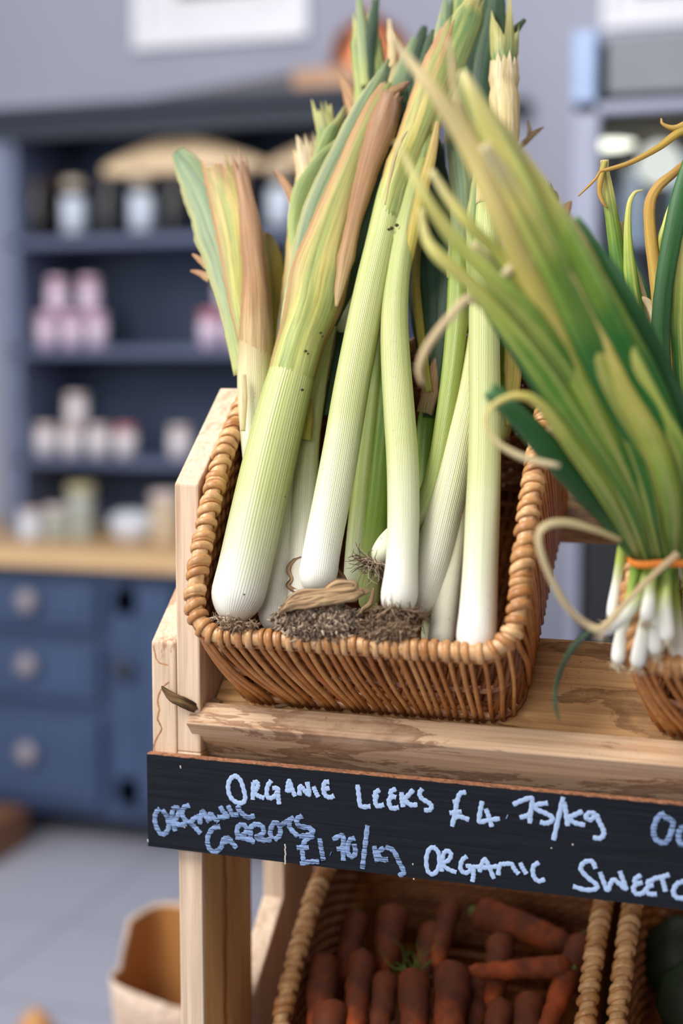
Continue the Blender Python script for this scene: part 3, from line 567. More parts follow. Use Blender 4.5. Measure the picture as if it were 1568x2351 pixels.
write([[(446, 500), (402, 512), (372, 566), (380, 622), (412, 646), (446, 626), (456, 604)], [(456, 604), (468, 572), (492, 566), (512, 590), (540, 624)], [(452, 590), (520, 580)],
       [(548, 575), (544, 510), (572, 486), (598, 508), (590, 542), (556, 556), (600, 572), (646, 590)], [(624, 584), (622, 510), (652, 486), (690, 500), (694, 540), (656, 560), (690, 578), (744, 574)],
       [(745, 572), (736, 525), (758, 478), (788, 492), (792, 545), (760, 576)], [(800, 490), (836, 468), (874, 446)], [(846, 462), (850, 506), (896, 556)],
       [(922, 436), (890, 458), (902, 494), (962, 508), (984, 530), (950, 550), (902, 556)]], z5, 12.5, M['chalk_faint'])
write([[(990, 552), (945, 575), (922, 620), (926, 680), (928, 716)], [(890, 622), (960, 620)], [(910, 716), (962, 704), (1020, 702)], [(1022, 566), (1032, 630), (1044, 696)], [(1084, 655)],
       [(1098, 574), (1156, 552), (1158, 620), (1160, 696)], [(1122, 630), (1182, 624)], [(1228, 566), (1196, 580), (1184, 640), (1206, 674), (1230, 652), (1222, 600)],
       [(1300, 492), (1286, 610), (1270, 744)], [(1340, 612), (1346, 660), (1358, 704)], [(1396, 622), (1360, 652), (1384, 690), (1420, 690)], [(1404, 616), (1450, 640), (1484, 706), (1510, 764), (1482, 786)]], z5, 12, M['chalk_faint'])
write([[(175, 405), (138, 415), (120, 475), (130, 540), (162, 556), (192, 512), (190, 440), (168, 408)], [(218, 440), (206, 500), (208, 542)], [(216, 440), (240, 425), (260, 446), (246, 478), (212, 500), (246, 530), (290, 547)],
       [(350, 456), (322, 480), (314, 528), (342, 550), (376, 528), (352, 510), (386, 518)], [(386, 520), (386, 565), (380, 600)], [(420, 545), (434, 500), (452, 474), (476, 520), (502, 582)], [(385, 514), (460, 520), (522, 512)],
       [(526, 562), (534, 508), (560, 500), (600, 500), (618, 530), (642, 556)], [(600, 494), (596, 506)], [(650, 492), (666, 526), (686, 556)], [(756, 490), (724, 516), (726, 568), (754, 596), (790, 586)]], z6, 10.5, M['chalk'])
write([[(1075, 525), (1056, 486), (1012, 490), (992, 528), (1030, 575), (1080, 616), (1076, 640), (1020, 646), (948, 626)], [(1100, 546), (1120, 598), (1142, 648), (1160, 610), (1178, 588), (1210, 612), (1246, 640), (1230, 590), (1212, 540)],
       [(1332, 562), (1298, 586), (1304, 610), (1340, 604)], [(1304, 612), (1288, 640), (1306, 668), (1340, 664), (1364, 640)], [(1406, 588), (1372, 600), (1378, 620), (1402, 620)], [(1378, 622), (1362, 644), (1378, 668), (1420, 670)],
       [(1400, 582), (1446, 574), (1492, 560)], [(1448, 574), (1460, 615), (1470, 655)], [(1580, 596), (1536, 612), (1514, 655), (1532, 688), (1580, 694)]], z6, 10.5, M['chalk'])
fl = MB()
for px, py, r in ((415, 1761, 4), (424, 1898, 3.5), (1315, 1939, 2.2), (340, 1930, 4), (1266, 1947, 1.6), (948, 1984, 2), (950, 2018, 2)):
    c = on(px, py, 1, YB); fl.tube([c + [-.0006, -.0003, 0], c + [.0006, -.0003, .0002]], r / F * 1.25, 7, flat=.3, nrm=(0, 1, 0))
for i in range(9):
    c = on(655 + rng.normal() * .6, 1940 + i * 5.2, 1, YB); fl.tube([c + [0, -.0003, -.001], c + [0, -.0003, .001]], .0008, 5, flat=.3, nrm=(0, 1, 0))
obj('paint_chips', fl, flat('paint_chip', (196, 186, 180), .9), board)

# ================================================================ WICKER BASKETS
HW = .1495; BW = .135
def rim_w(v): return float(np.interp(v, [.02, .03, .06, .09, .14, .19, .25, .36], [.094, .099, .119, .137, .158, .172, .176, .166]))
def rrect(hx, v0, v1, r, s):                       # s in 0..1 around, starting at the front middle, going to the right (+x)
    segs = []; w = hx - r; Lv = (v1 - v0) - 2 * r; q = math.pi * r / 2
    lens = [w, q, Lv, q, 2 * w, q, Lv, q, w]; tot = sum(lens); d = (s % 1.0) * tot
    for i, L in enumerate(lens):
        if d <= L or i == 8: break
        d -= L
    t = d / L
    if i == 0: return (w * t, v0)
    if i == 8: return (-w + w * t, v0)
    if i == 2: return (hx, v0 + r + Lv * t)
    if i == 4: return (w - 2 * w * t, v1)
    if i == 6: return (-hx, v1 - r - Lv * t)
    cx, cv, a0 = {1: (w, v0 + r, -90), 3: (w, v1 - r, 0), 5: (-w, v1 - r, 90), 7: (-w, v0 + r, 180)}[i]
    a = rad(a0 + 90 * t); return (cx + r * math.cos(a), cv + r * math.sin(a))
def wallpt(s, h, out=0.0):                         # point on the basket wall, h 0 (base) .. 1 (rim)
    x1, v1 = rrect(HW + out, .028 - out, .362 + out, .032 + out, s); x0, v0 = rrect(BW + out, .044 - out, .35 + out, .026 + out, s)
    w1 = rim_w(v1); w0 = -.011; e = h ** .9
    return np.array([x0 + (x1 - x0) * e, v0 + (v1 - v0) * e, w0 + (w1 - w0) * h])
def make_basket(label, group):
    t = thing('wicker_basket', (0, 0, 0), label, 'basket', group)
    n = 300; rim = np.array([wallpt(i / n, 1) for i in range(n)])
    obj('rim', MB().tube(rim, .0072, 12, closed=True, tint=.9), M['wick_rim'], t, True, True)
    obj('rim', MB().tube(rim + np.array([0, 0, -.009]), .0042, 8, closed=True, tint=.3), M['wick'], t, True, True)
    wr = MB(); per = 1.24; s = 0; ring = []
    while s < 1:
        ring.append(s); x, v = rrect(HW, .028, .362, .032, s); front = v < .05
        s += ((.0098 if front else .0118) * (1 + .5 * (rng.random() - .5))) / per
    for s in ring:
        c = wallpt(s, 1); tg = wallpt(s + .004, 1) - wallpt(s - .004, 1); tg /= np.linalg.norm(tg)
        up = np.array([0, 0, 1.]); up -= tg * (up @ tg); up /= np.linalg.norm(up); sd = np.cross(tg, up)
        front = c[1] < .045; lean = (.0010 if front else .0026) * (.4 + 1.2 * rng.random()); m = 18; P = []; NN = []
        for i in range(m):
            a = 2 * math.pi * i / m; rr = .0078 + .0004 * rng.random(); d_ = up * math.cos(a) + sd * math.sin(a); NN.append(d_)
            P.append(c + d_ * rr * (1 if math.cos(a) > 0 else 1.12) + tg * lean * math.sin(a))
        wr.tube(P, (.0031 if front else .0041) * (.8 + .38 * rng.random()), 8, closed=True, flat=.55, nrm=np.array(NN), tint=rng.random())
        if not front and rng.random() < .3: wr.tube([p + tg * .0045 for p in P], .0022, 6, closed=True, flat=.7, nrm=np.array(NN), tint=rng.random())
    obj('rim_wrapping', wr, M['wick_rim'], t, True, True)
    fr, bk = MB(), MB()
    for s in ring:
        x, v = rrect(HW, .028, .362, .032, s); front = v < .04; side = not front
        sl = (.020 + .010 * rng.random()) / per if front else .032 / per
        if front: sl *= 1.2 - 1.15 * np.clip((x + .13) / .26, 0, 1)
        ps = []
        for i in range(10):
            h = 1 - i / 9; b = math.sin(math.pi * min(1, (1 - h) * 1.2)) * .0022
            ps.append(wallpt(s + sl * (1 - h) ** 1.15 + .0006 * math.sin(5 * h + s * 99), h, .0052 + b))
        fr.tube(ps, (.0026 if front else .0030) * (.85 + .3 * rng.random()), 7, flat=.8, tint=rng.random())
        sl2 = (.062 * (1.1 - 1.5 * np.clip((x + .13) / .26, 0, 1)) if front else -.034) / per; ps = []
        for i in range(8):
            h = 1 - i / 7 * (.62 if front else 1); ps.append(wallpt(s + .004 + sl2 * (1 - h) * (1.5 if front else 1), h, .0006 if front else .0012))
        bk.tube(ps, .0022 if front else .0030, 6, tint=rng.random() * .8)
    obj('outer_strands', fr, M['wick'], t, True, True); obj('inner_strands', bk, M['wick_dark'], t, True, True)
    wv = MB(); n = 260
    for j, h in enumerate(np.linspace(.04, .95, 25)):
        P = [wallpt(i / n, h, -.0028 + .0016 * math.sin(i * math.pi * .5 + j * math.pi)) for i in range(n) if not (rrect(HW, .028, .362, .032, i / n)[1] < .045)]
        wv.tube(P, .0035, 6, tint=rng.random())
    obj('side_weave', wv, M['wick_dark'], t, True, True)
    md = MB(); n = 120
    for h, r in ((.46, .0034), (.03, .0040)): md.tube([wallpt(i / n, h, .0012) for i in range(n)], r, 8, closed=True, tint=.6)
    obj('binding_rod', md, M['wick_rod'], t, True, True)
    bs = MB()
    for i in range(34): x = -BW + .006 + i * (2 * BW - .012) / 33; bs.tube([(x, .048, -.0105), (x, .347, -.0105)], .0042, 6, tint=rng.random())
    for i in range(14): v = .055 + i * .285 / 13; bs.tube([(-BW + .004, v, -.008), (BW - .004, v, -.008)], .0036, 6, tint=rng.random())
    obj('base', bs, M['wick_dark'], t, True, True)
    return t
def strip_o(t): pass
BX = -.3845
bk1 = make_basket('wicker basket with a coiled rim, full of leeks, on the upper left of the stand', 'wicker baskets on the stand')
def place_basket(b, x, origin, tilt): b.location = (x, origin[1], origin[2]); b.rotation_euler = (tilt, 0, 0)
place_basket(bk1, BX, A0, ST)
bk2 = copy_tree(bk1); place_basket(bk2, BX + .393, A0, ST); bk2['label'] = 'wicker basket holding spring onions, at the right edge of the upper shelf'
bk3 = copy_tree(bk1); place_basket(bk3, -.347, L0, LT); bk3['label'] = 'shaded wicker basket full of carrots on the lower shelf'
bk4 = copy_tree(bk1); place_basket(bk4, -.0125, L0, LT); bk4['label'] = 'dark wicker basket right of the carrots on the lower shelf'
for b in (bk3, bk4): b.scale = (1.02, 1, 1)

# ================================================================ VEGETABLE BUILDERS
SLP = .50
def onlayer(px, py, w0, slope=SLP):                  # on the sloping layer w = w0 + slope*(v-.05) above the shelf
    n = cW - slope * cV; p0 = S(0, .05, w0); r = ray(px, py); return CAM + r * ((p0 - CAM) @ n) / (r @ n)
def conv(path, w0, dd=0.0):
    P, Rr = [], []
    for q in path:
        px, py, hw = q[:3]; off = q[3] if len(q) > 3 else 0
        p = onlayer(px, py, w0 + off + dd) if w0 is not None else at(px, py, off)
        P.append(p); Rr.append(hw * depth(p) / F)
    return np.array(P), np.array(Rr)
def shank(path, w0, m, parent, nm='shank', n=44, base_round=True, sides=28):
    P, R = conv(path, w0); Q = spline(P, n); r = spline(np.c_[R, R, R], n)[:, 0]
    if base_round:                                   # tuck the last centimetre in to the root plate
        d = np.concatenate([[0], np.cumsum(np.linalg.norm(np.diff(Q, axis=0), axis=1))]); k_ = d / (r[0] * 1.1)
        r = r * np.where(k_ < 1, np.sqrt(np.clip(1 - (1 - k_) ** 2 * .62, .05, 1)), 1)
        t0 = (Q[0] - Q[1]) / np.linalg.norm(Q[0] - Q[1]); Q = np.vstack([Q[0] + t0 * r[0] * .25, Q]); r = np.concatenate([[r[0] * .55], r])
    return obj(nm, MB().tube(Q, r, sides), m, parent, smooth=True), Q, r
def leaf(path, w0, m, parent, fold=.35, twist=0, jag=.0, cols=10, thick=.0007, n=34, nm='leaf', wave=.0, wrap=None, rough=.035):
    P, R = conv(path, w0); Q = spline(P, n); r = np.abs(spline(np.c_[R, R, R], n)[:, 0]) + .0003
    r = r * (1 + rough * np.interp(np.arange(n), np.arange(0, n + 3, 3), rng.normal(size=len(range(0, n + 3, 3))))[:n]); ex = rng.normal(size=(2, n)) * rough * .6
    wr = np.full(n, min(1, fold)) if wrap is None else np.interp(np.linspace(0, 1, n), [0, wrap[2], 1], [wrap[0], wrap[1], wrap[1]]); jg = np.abs(rng.normal(size=cols + 1)) + np.array([(c * 3) % 2 for c in range(cols + 1)]) * .8
    T = np.gradient(Q, axis=0); T /= np.linalg.norm(T, axis=1)[:, None]
    V, uv_, f = [], [], []; ph = rng.random() * 6
    tw = np.linspace(0, twist, n) if not isinstance(twist, tuple) else np.linspace(twist[0], twist[1], n)
    top, bot = [], []
    for i in range(n):
        view = CAM - Q[i]; view /= np.linalg.norm(view); s = np.cross(T[i], view); s /= np.linalg.norm(s); nn = np.cross(s, T[i])
        a = tw[i]; s2 = s * math.cos(a) + nn * math.sin(a); n2 = nn * math.cos(a) - s * math.sin(a)
        for c in range(cols + 1):
            u = -1 + 2 * c / cols; ph_m = max(.12, wr[i] * 1.75); R0 = r[i] / (math.sin(ph_m) if ph_m < 1.5708 else 1.0); ue = u * (1 + (ex[0 if u < 0 else 1][i] if abs(u) == 1 else 0)); p = Q[i] + s2 * R0 * math.sin(ue * ph_m) + n2 * (R0 * (math.cos(u * ph_m) - math.cos(ph_m)) + wr[i] * R0 * math.cos(ph_m) * (1 if wrap else 0)) + n2 * wave * r[i] * math.sin(u * 7 + ph + i * .2)
            if jag and i == n - 1: p = p + T[i] * jag * jg[c]
            if jag and i == n - 2: p = p + T[i] * jag * .35 * jg[c]
            top.append(p + n2 * thick * .5); bot.append(p - n2 * thick * .5)
    m_ = cols + 1; N = len(top); V = top + bot
    for i in range(n - 1):
        for c in range(cols):
            a, b, c2, d = i * m_ + c, i * m_ + c + 1, (i + 1) * m_ + c + 1, (i + 1) * m_ + c
            U = [(c / cols, i / (n - 1)), ((c + 1) / cols, i / (n - 1)), ((c + 1) / cols, (i + 1) / (n - 1)), (c / cols, (i + 1) / (n - 1))]
            f.append((a, b, c2, d)); uv_.append(U); f.append((N + d, N + c2, N + b, N + a)); uv_.append([U[3], U[2], U[1], U[0]])
        for c, flip in ((0, 0), (cols, 1)):
            a, d = i * m_ + c, (i + 1) * m_ + c; q = (a, d, N + d, N + a); U = [(c / cols, i / (n - 1)), (c / cols, (i + 1) / (n - 1))]
            f.append(q if not flip else q[::-1]); uv_.append([U[0], U[1], U[1], U[0]] if not flip else [U[0], U[1], U[1], U[0]])
    for i, flip in ((0, 0), (n - 1, 1)):
        for c in range(cols):
            a, b = i * m_ + c, i * m_ + c + 1; q = (a, N + a, N + b, b); f.append(q if not flip else q[::-1]); uv_.append([(c / cols, i / (n - 1))] * 4)
    return obj(nm, MB().add(V, f, uv_), m, parent, smooth=True)
def roots(c, d, spread, n, ln, parent, m, rr=.00055, curl=1.0, squash=1.0, nm='roots'):
    mb = MB(); d = np.array(d, float); d /= np.linalg.norm(d); a = np.cross(d, [0.3, .8, .5]); a /= np.linalg.norm(a); b = np.cross(d, a)
    for i in range(n):
        th = rng.random() * 6.283; q = math.sqrt(rng.random()) * spread; st = np.array(c) + (a * math.cos(th) + b * math.sin(th)) * q
        dr = d * (.4 + rng.random()) * squash + (a * math.cos(th) + b * math.sin(th)) * (q / spread) * .9 + rng.normal(size=3) * .45; dr /= np.linalg.norm(dr)
        L = ln * (.4 + .9 * rng.random()); P = [st]; 
        for k_ in range(5):
            dr = dr + rng.normal(size=3) * .42 * curl; dr /= np.linalg.norm(dr); P.append(P[-1] + dr * L / 5)
        mb.tube(P, np.linspace(rr * (1 + rng.random()), rr * .35, 6), 4, tint=rng.random(), caps=False)
    return obj(nm, mb, m, parent, smooth=True)
def disc(c, d, r, parent, m, nm='root_plate'):
    mb = MB(); d = np.array(d, float); d /= np.linalg.norm(d)
    P = [np.array(c) + d * t for t in (-.004, .001, .004, .006)]; mb.tube(P, [r, r * 1.02, r * .8, r * .3], 16); return obj(nm, mb, m, parent, smooth=True)
soil = (lambda k: (k.color(k.ramp(k.noise(k.coord(), 300, 4, .7), [(.35, (84, 66, 54)), (.65, (176, 160, 140))])), k.bump(k.noise(k.coord(), 300, 4, .7), 1, .002), k.m)[-1])(NT('root_plate_soil', .9, .1))
def leek(label, w0, path, mat, leaves=(), root=None, rootmat='root', hidden_base=False):
    P, R = conv(path[:1], w0); t = thing('leek', P[0], label, 'leek', 'leeks in the upper basket')
    o, Q, r = shank(path, w0, M[mat], t)
    if root:
        n, ln, spread, squash = root; d = Q[0] - Q[3]; disc(Q[0] + 0 * d, d, R[0] * .5, t, soil)
        roots(Q[0], d, spread, n, ln, t, M[rootmat], squash=squash)
    for lf in leaves:
        pth, key = lf[0], lf[1]; kw = lf[2] if len(lf) > 2 else {}
        leaf(pth, w0 + kw.pop('dw', 0), LM[key], t, **kw)
    return t
# ---- front row (largest)
leek('big pale green leek frontmost at left, leaning right, with a long yellow brown top leaf', .098,
     [(533, 1418, 55), (545, 1370, 62), (565, 1290, 62), (590, 1180, 62), (618, 1060, 61), (645, 950, 58), (672, 850, 53), (693, 775, 49), (704, 730, 38), (714, 690, 24), (722, 650, 12)], 'leek',
     [([(664, 885, 51), (672, 850, 53), (692, 780, 55), (708, 735, 60), (722, 690, 66), (735, 630, 66), (752, 560, 54), (785, 460, 44), (828, 350, 38), (868, 260, 34), (890, 215, 26)], 'mixed', dict(dw=.0, jag=.004, cols=16, n=56, rough=.012, wrap=(1.0, .42, .45))),
      ([(650, 860, 16), (662, 800, 24), (680, 700, 30), (700, 600, 34), (736, 480, 38), (795, 345, 32), (850, 235, 28), (882, 165, 12)], 'bluegreen', dict(dw=.002, fold=.4, jag=.006, n=44)),
      ([(682, 600, 6), (680, 520, 20), (700, 440, 26), (740, 370, 18), (780, 320, 6)], 'green', dict(dw=-.004, fold=.4)),
      ([(745, 740, 30), (790, 620, 40), (835, 500, 52), (872, 390, 48), (905, 270, 34), (918, 200, 18)], 'dark', dict(dw=-.004, fold=.3, n=34)),
      ([(772, 705, 3), (780, 660, 12), (795, 590, 18), (815, 500, 20), (842, 400, 25), (868, 320, 30), (888, 260, 32), (898, 228, 28)], 'tan', dict(dw=.014, fold=.55, jag=.004, n=44, cols=14, rough=.06)),
      ([(880, 240, 8), (900, 215, 12), (925, 198, 8), (940, 188, 2)], 'tan', dict(dw=.012, fold=.4)),
      ], (70, .010, .014, .3), 'root_pale')
leek('straight pale leek in the middle with brown stringy roots and a torn tan top leaf', .104,
     [(727, 1352, 50), (733, 1300, 44), (745, 1230, 43), (765, 1130, 43), (785, 1020, 42), (805, 900, 41), (828, 780, 40), (853, 660, 39), (878, 550, 37), (902, 450, 37), (926, 380, 36), (950, 310, 30), (968, 260, 14)], 'leek',
     [([(888, 510, 36), (910, 428, 38.5), (935, 362, 40), (962, 292, 42), (990, 215, 44), (1015, 150, 42), (1030, 105, 34)], 'mixed', dict(dw=.0, jag=.014, cols=14, wrap=(1.0, .55, .8))),
      ([(975, 300, 30), (1010, 200, 34), (1045, 110, 36), (1075, 40, 34), (1085, 15, 22)], 'green', dict(dw=.006, fold=.4, jag=.014)),
      ([(985, 260, 22), (1008, 160, 26), (1020, 70, 20), (1026, 20, 12)], 'bluegreen', dict(dw=.0, fold=.5, jag=.01)),
      ([(930, 400, 26), (955, 300, 30), (975, 200, 28), (990, 110, 18), (998, 70, 8)], 'dark', dict(dw=-.01, fold=.3)),
      ([(884, 470, 1), (896, 400, 4), (915, 335, 4), (935, 300, 1)], 'pale', dict(dw=.03, fold=.3))])
lk3 = leek('pale leek right of centre with a swollen white base and a brown root tuft', .104,
     [(912, 1402, 50), (918, 1350, 42), (923, 1280, 37), (926, 1180, 37), (924, 1060, 37), (916, 940, 36), (908, 820, 34), (906, 720, 31), (915, 620, 27), (932, 520, 25), (950, 440, 24), (970, 370, 20)], 'leek',
     [([(925, 560, 26), (945, 470, 28), (968, 380, 26), (985, 300, 18), (995, 250, 8)], 'green', dict(dw=.004, fold=.4)),
      ([(930, 640, 8, -.03), (942, 570, 12, -.008), (962, 470, 14), (990, 360, 12), (1005, 280, 5)], 'yellow', dict(dw=.012, fold=.4))], (240, .016, .019, .4), 'root')
leek('tall straight leek beside the right basket rim, cut top in a pale dry sheath', .098,
     [(1090, 1508, 46), (1094, 1450, 46), (1098, 1400, 44), (1103, 1300, 41), (1108, 1180, 40), (1112, 1060, 38), (1113, 940, 37), (1112, 820, 36), (1112, 700, 35), (1118, 560, 34), (1128, 430, 34), (1142, 320, 33)], 'leek',
     [([(1122, 480, 33), (1136, 390, 35), (1154, 320, 35), (1158, 260, 34), (1157, 210, 33), (1157, 165, 32)], 'pale', dict(dw=.0, jag=.008, cols=14, wrap=(1.0, .8, 1.0))),
      ([(1154, 280, 26), (1157, 215, 27), (1158, 165, 29), (1158, 118, 31)], 'green', dict(dw=.0, jag=.022, cols=8, wrap=(1.0, .8, 1.0))),
      ([(1108, 420, 24), (1112, 300, 30), (1110, 200, 32), (1125, 110, 30), (1138, 20, 22), (1142, -20, 14)], 'dark', dict(dw=.0, fold=.35)),
      ([(1140, 240, 18), (1150, 130, 14), (1175, 80, 12), (1205, 45, 4)], 'dark', dict(dw=-.004, fold=.4)),
      ([(1080, 700, 6), (1090, 560, 20), (1105, 450, 26), (1125, 330, 20)], 'green', dict(dw=.006, fold=.3))])
# ---- second row
leek('white stained leek partly hidden behind the big front left one', .060,
     [(625, 1440, 34), (632, 1340, 38), (643, 1230, 36), (655, 1120, 34), (668, 1020, 32), (685, 900, 28), (705, 760, 24), (730, 620, 20)], 'leek_white',
     [([(700, 800, 20), (735, 640, 26), (760, 520, 24), (790, 400, 18), (800, 330, 8)], 'green', dict(fold=.4))])
leek('pale leek between the two front left ones, stained near its top', .058,
     [(690, 1420, 30), (692, 1330, 32), (694, 1220, 32), (698, 1110, 32), (706, 1010, 28), (722, 900, 26), (745, 780, 24), (770, 660, 20)], 'leek_white',
     [([(722, 900, 24), (742, 800, 24), (755, 680, 26), (790, 560, 20), (820, 440, 12)], 'brown', dict(dw=.004, fold=.4)), ([(700, 1010, 14), (708, 960, 10), (712, 925, 5)], 'yellow', dict(dw=.02, jag=.004))])
leek('shaded pale leek standing behind the gap in the middle of the basket', .028,
     [(812, 1360, 26), (822, 1260, 29), (832, 1150, 28), (842, 1050, 27), (852, 950, 26), (862, 840, 22), (880, 700, 16)], 'leek_green')
leek('deep green leek behind the right of centre one', .034,
     [(845, 1400, 24), (852, 1310, 26), (862, 1220, 27), (872, 1120, 25), (880, 1020, 22), (890, 900, 20), (905, 760, 18)], 'leek_deep')
leek('leek with a small white bulb and root tuft, its shank curving up to the right', .072,
     [(866, 1290, 20, .010), (878, 1268, 26, .010), (898, 1245, 30, .006), (930, 1215, 29), (965, 1180, 26), (990, 1120, 24), (1008, 1050, 23), (1024, 950, 23), (1038, 850, 24), (1048, 750, 25), (1052, 650, 24), (1055, 560, 20)], 'leek_green',
     [([(1048, 640, 22), (1058, 540, 26), (1062, 440, 26), (1050, 330, 24), (1042, 240, 16)], 'bluegreen', dict(fold=.35)),
      ([(1040, 620, 16), (1020, 500, 26), (1005, 400, 22), (1000, 320, 10)], 'dark', dict(dw=-.006, fold=.4))], (110, .022, .009, .9), 'root_grey')
leek('yellowish leek leaning right between the centre and the tall right leek', .066,
     [(958, 1400, 40), (975, 1350, 44), (996, 1280, 46), (1018, 1190, 44), (1040, 1100, 42), (1060, 1010, 38), (1078, 920, 32), (1092, 820, 26), (1102, 720, 20)], 'leek_white')
leek('dull white leek squeezed in just left of the tall right leek', .060,
     [(1008, 1510, 30), (1014, 1460, 31), (1022, 1400, 30), (1034, 1320, 28), (1048, 1230, 24), (1060, 1120, 22), (1072, 1000, 18)], 'leek_old')
leek('short dark stemmed leek low behind the front rim right of centre', .036,
     [(985, 1480, 20), (992, 1420, 22), (1002, 1350, 22), (1012, 1260, 20), (1020, 1160, 18)], 'leek_green')
leek('brown tinged leek behind the middle with dark blue green leaves', .040,
     [(965, 1230, 22), (968, 1130, 23), (975, 1020, 23), (984, 940, 20), (992, 880, 16)], 'leek_deep',
     [([(985, 960, 14), (995, 880, 26), (1000, 780, 40), (998, 660, 50), (990, 540, 46), (978, 430, 32), (970, 340, 12)], 'dark', dict(dw=.008, fold=.5, n=34)),
      ([(1000, 900, 10), (1020, 760, 20), (1035, 620, 26), (1045, 480, 22), (1055, 360, 10)], 'dark', dict(dw=.014, fold=.45)),
      ([(985, 900, 8), (965, 760, 10), (955, 640, 9), (965, 530, 6)], 'yellow', dict(dw=.02, fold=.4)),
      ([(975, 950, 18), (988, 900, 20), (998, 850, 14), (1003, 820, 4)], 'tan', dict(dw=.016))])
leek('old white leek at far left with a brown sheath and wide blue green leaves', .088,
     [(600, 1200, 26), (592, 1100, 30), (586, 1000, 34), (584, 900, 39), (586, 820, 40), (586, 770, 36), (586, 730, 24)], 'leek_old',
     [([(560, 860, 22), (545, 760, 30), (530, 660, 42), (505, 560, 50), (470, 460, 46), (432, 385, 34), (408, 350, 16)], 'bluegreen', dict(dw=-.004, fold=.35, cols=12, n=40)),
      ([(568, 800, 16), (555, 700, 30), (548, 600, 40), (536, 500, 46), (518, 430, 44), (508, 398, 42)], 'mixed', dict(dw=.004, fold=.3, jag=.008, cols=12)),
      ([(586, 870, 37), (588, 790, 41), (588, 720, 36), (586, 650, 29), (580, 580, 27), (572, 500, 22), (562, 440, 19), (556, 405, 17)], 'tan', dict(dw=.0, jag=.012, cols=12, wrap=(1.0, .6, .5), rough=.06)),
      ([(482, 640, 10), (460, 628, 7), (438, 622, 2)], 'tan', dict(dw=.0)), ([(478, 612, 10), (456, 594, 6), (442, 584, 2)], 'tan', dict(dw=.0)),
      ([(558, 990, 4), (562, 920, 5), (560, 860, 4)], 'pale', dict(dw=.03))])
leek('leek at the back left whose pale torn leaf tips stick out above the others', .050,
     [(640, 1000, 26), (650, 900, 28), (660, 800, 28), (668, 720, 28), (680, 640, 26)], 'leek_old',
     [([(672, 720, 30), (690, 600, 34), (700, 500, 36), (712, 420, 34), (705, 370, 28)], 'pale', dict(dw=.006, fold=.4, jag=.016, cols=12)),
      ([(690, 640, 28), (715, 500, 36), (735, 400, 34), (752, 320, 26), (745, 275, 22)], 'green', dict(dw=-.002, fold=.4, jag=.016, cols=10)),
      ([(700, 560, 16), (680, 470, 14), (650, 415, 8), (628, 390, 2)], 'tan', dict(dw=.01, fold=.3)),
      ([(705, 520, 18), (720, 410, 16), (755, 320, 18), (780, 275, 8)], 'green', dict(dw=.012, fold=.5, jag=.01)),
      ([(630, 830, 12), (632, 700, 20), (630, 610, 22), (615, 555, 16), (605, 545, 10)], 'yellow', dict(dw=.0, fold=.4, jag=.006)),
      ([(655, 700, 18), (660, 620, 20), (668, 550, 12), (664, 520, 6)], 'dark', dict(dw=-.008))])
leek('leek at the back with a green cut fan rising above the big yellow brown leaf', .050,
     [(790, 760, 26), (800, 660, 28), (815, 560, 28), (830, 460, 28), (842, 360, 27)], 'leek_green',
     [([(838, 400, 32), (850, 300, 38), (850, 200, 36), (842, 120, 36), (838, 75, 30)], 'green', dict(dw=.0, fold=.4, jag=.018, cols=10)),
      ([(848, 240, 14), (848, 130, 13), (855, 60, 13), (862, 8, 8)], 'dark', dict(dw=.006, jag=.006)), ([(840, 200, 12), (832, 90, 12), (826, 10, 8), (824, -10, 5)], 'bluegreen', dict(dw=.008, jag=.006)),
      ([(835, 330, 22), (812, 240, 20), (790, 190, 10), (770, 160, 2)], 'tan', dict(dw=-.004)),
      ([(880, 300, 16), (896, 200, 12), (900, 120, 10), (893, 45, 3)], 'pale', dict(dw=-.002)),
      ([(870, 330, 24), (900, 240, 26), (935, 150, 22), (955, 90, 10)], 'bluegreen', dict(dw=-.006)),
      ([(778, 960, 40), (800, 800, 46), (830, 640, 46), (868, 500, 36), (900, 380, 20)], 'dark', dict(dw=-.010, fold=.4)),  # extra leaf, added as the dark shadow between the leeks
      ([(930, 270, 20), (955, 150, 18), (968, 85, 12), (975, 60, 6)], 'dark', dict(dw=-.008))])
leek('leek at the back right with crossing dark leaves reaching the top of the photo', .026,
     [(1075, 760, 24), (1078, 660, 26), (1080, 560, 26), (1078, 460, 26), (1080, 360, 25)], 'leek_deep',
     [([(1080, 380, 36), (1072, 280, 42), (1082, 180, 42), (1100, 80, 34), (1115, 0, 26), (1120, -40, 14)], 'dark', dict(fold=.4)),
      ([(1070, 300, 24), (1060, 180, 28), (1050, 90, 26), (1062, 10, 22), (1070, -20, 12)], 'green', dict(dw=.006, jag=.012)),
      ([(1100, 300, 20), (1135, 160, 20), (1150, 60, 14), (1150, 15, 8)], 'green', dict(dw=.002, jag=.01)),
      ([(1010, 900, 30), (985, 740, 40), (975, 600, 40), (990, 460, 30), (1010, 330, 12)], 'dark', dict(dw=-.006, fold=.4)),  # leaf added to fill a shadowed gap with dark colour
      ([(1040, 330, 18), (1045, 200, 16), (1030, 100, 12), (1008, 60, 4)], 'yellow', dict(dw=.004)),
      ([(1188, 345, 4), (1210, 322, 6), (1228, 305, 5), (1248, 292, 1)], 'brown', dict(dw=.0)), ([(1212, 322, 4), (1216, 300, 4), (1213, 278, 1)], 'brown', dict(dw=.0)),
      ([(1150, 400, 10), (1180, 385, 10), (1200, 400, 6), (1250, 420, 2)], 'tan', dict(dw=-.004))])
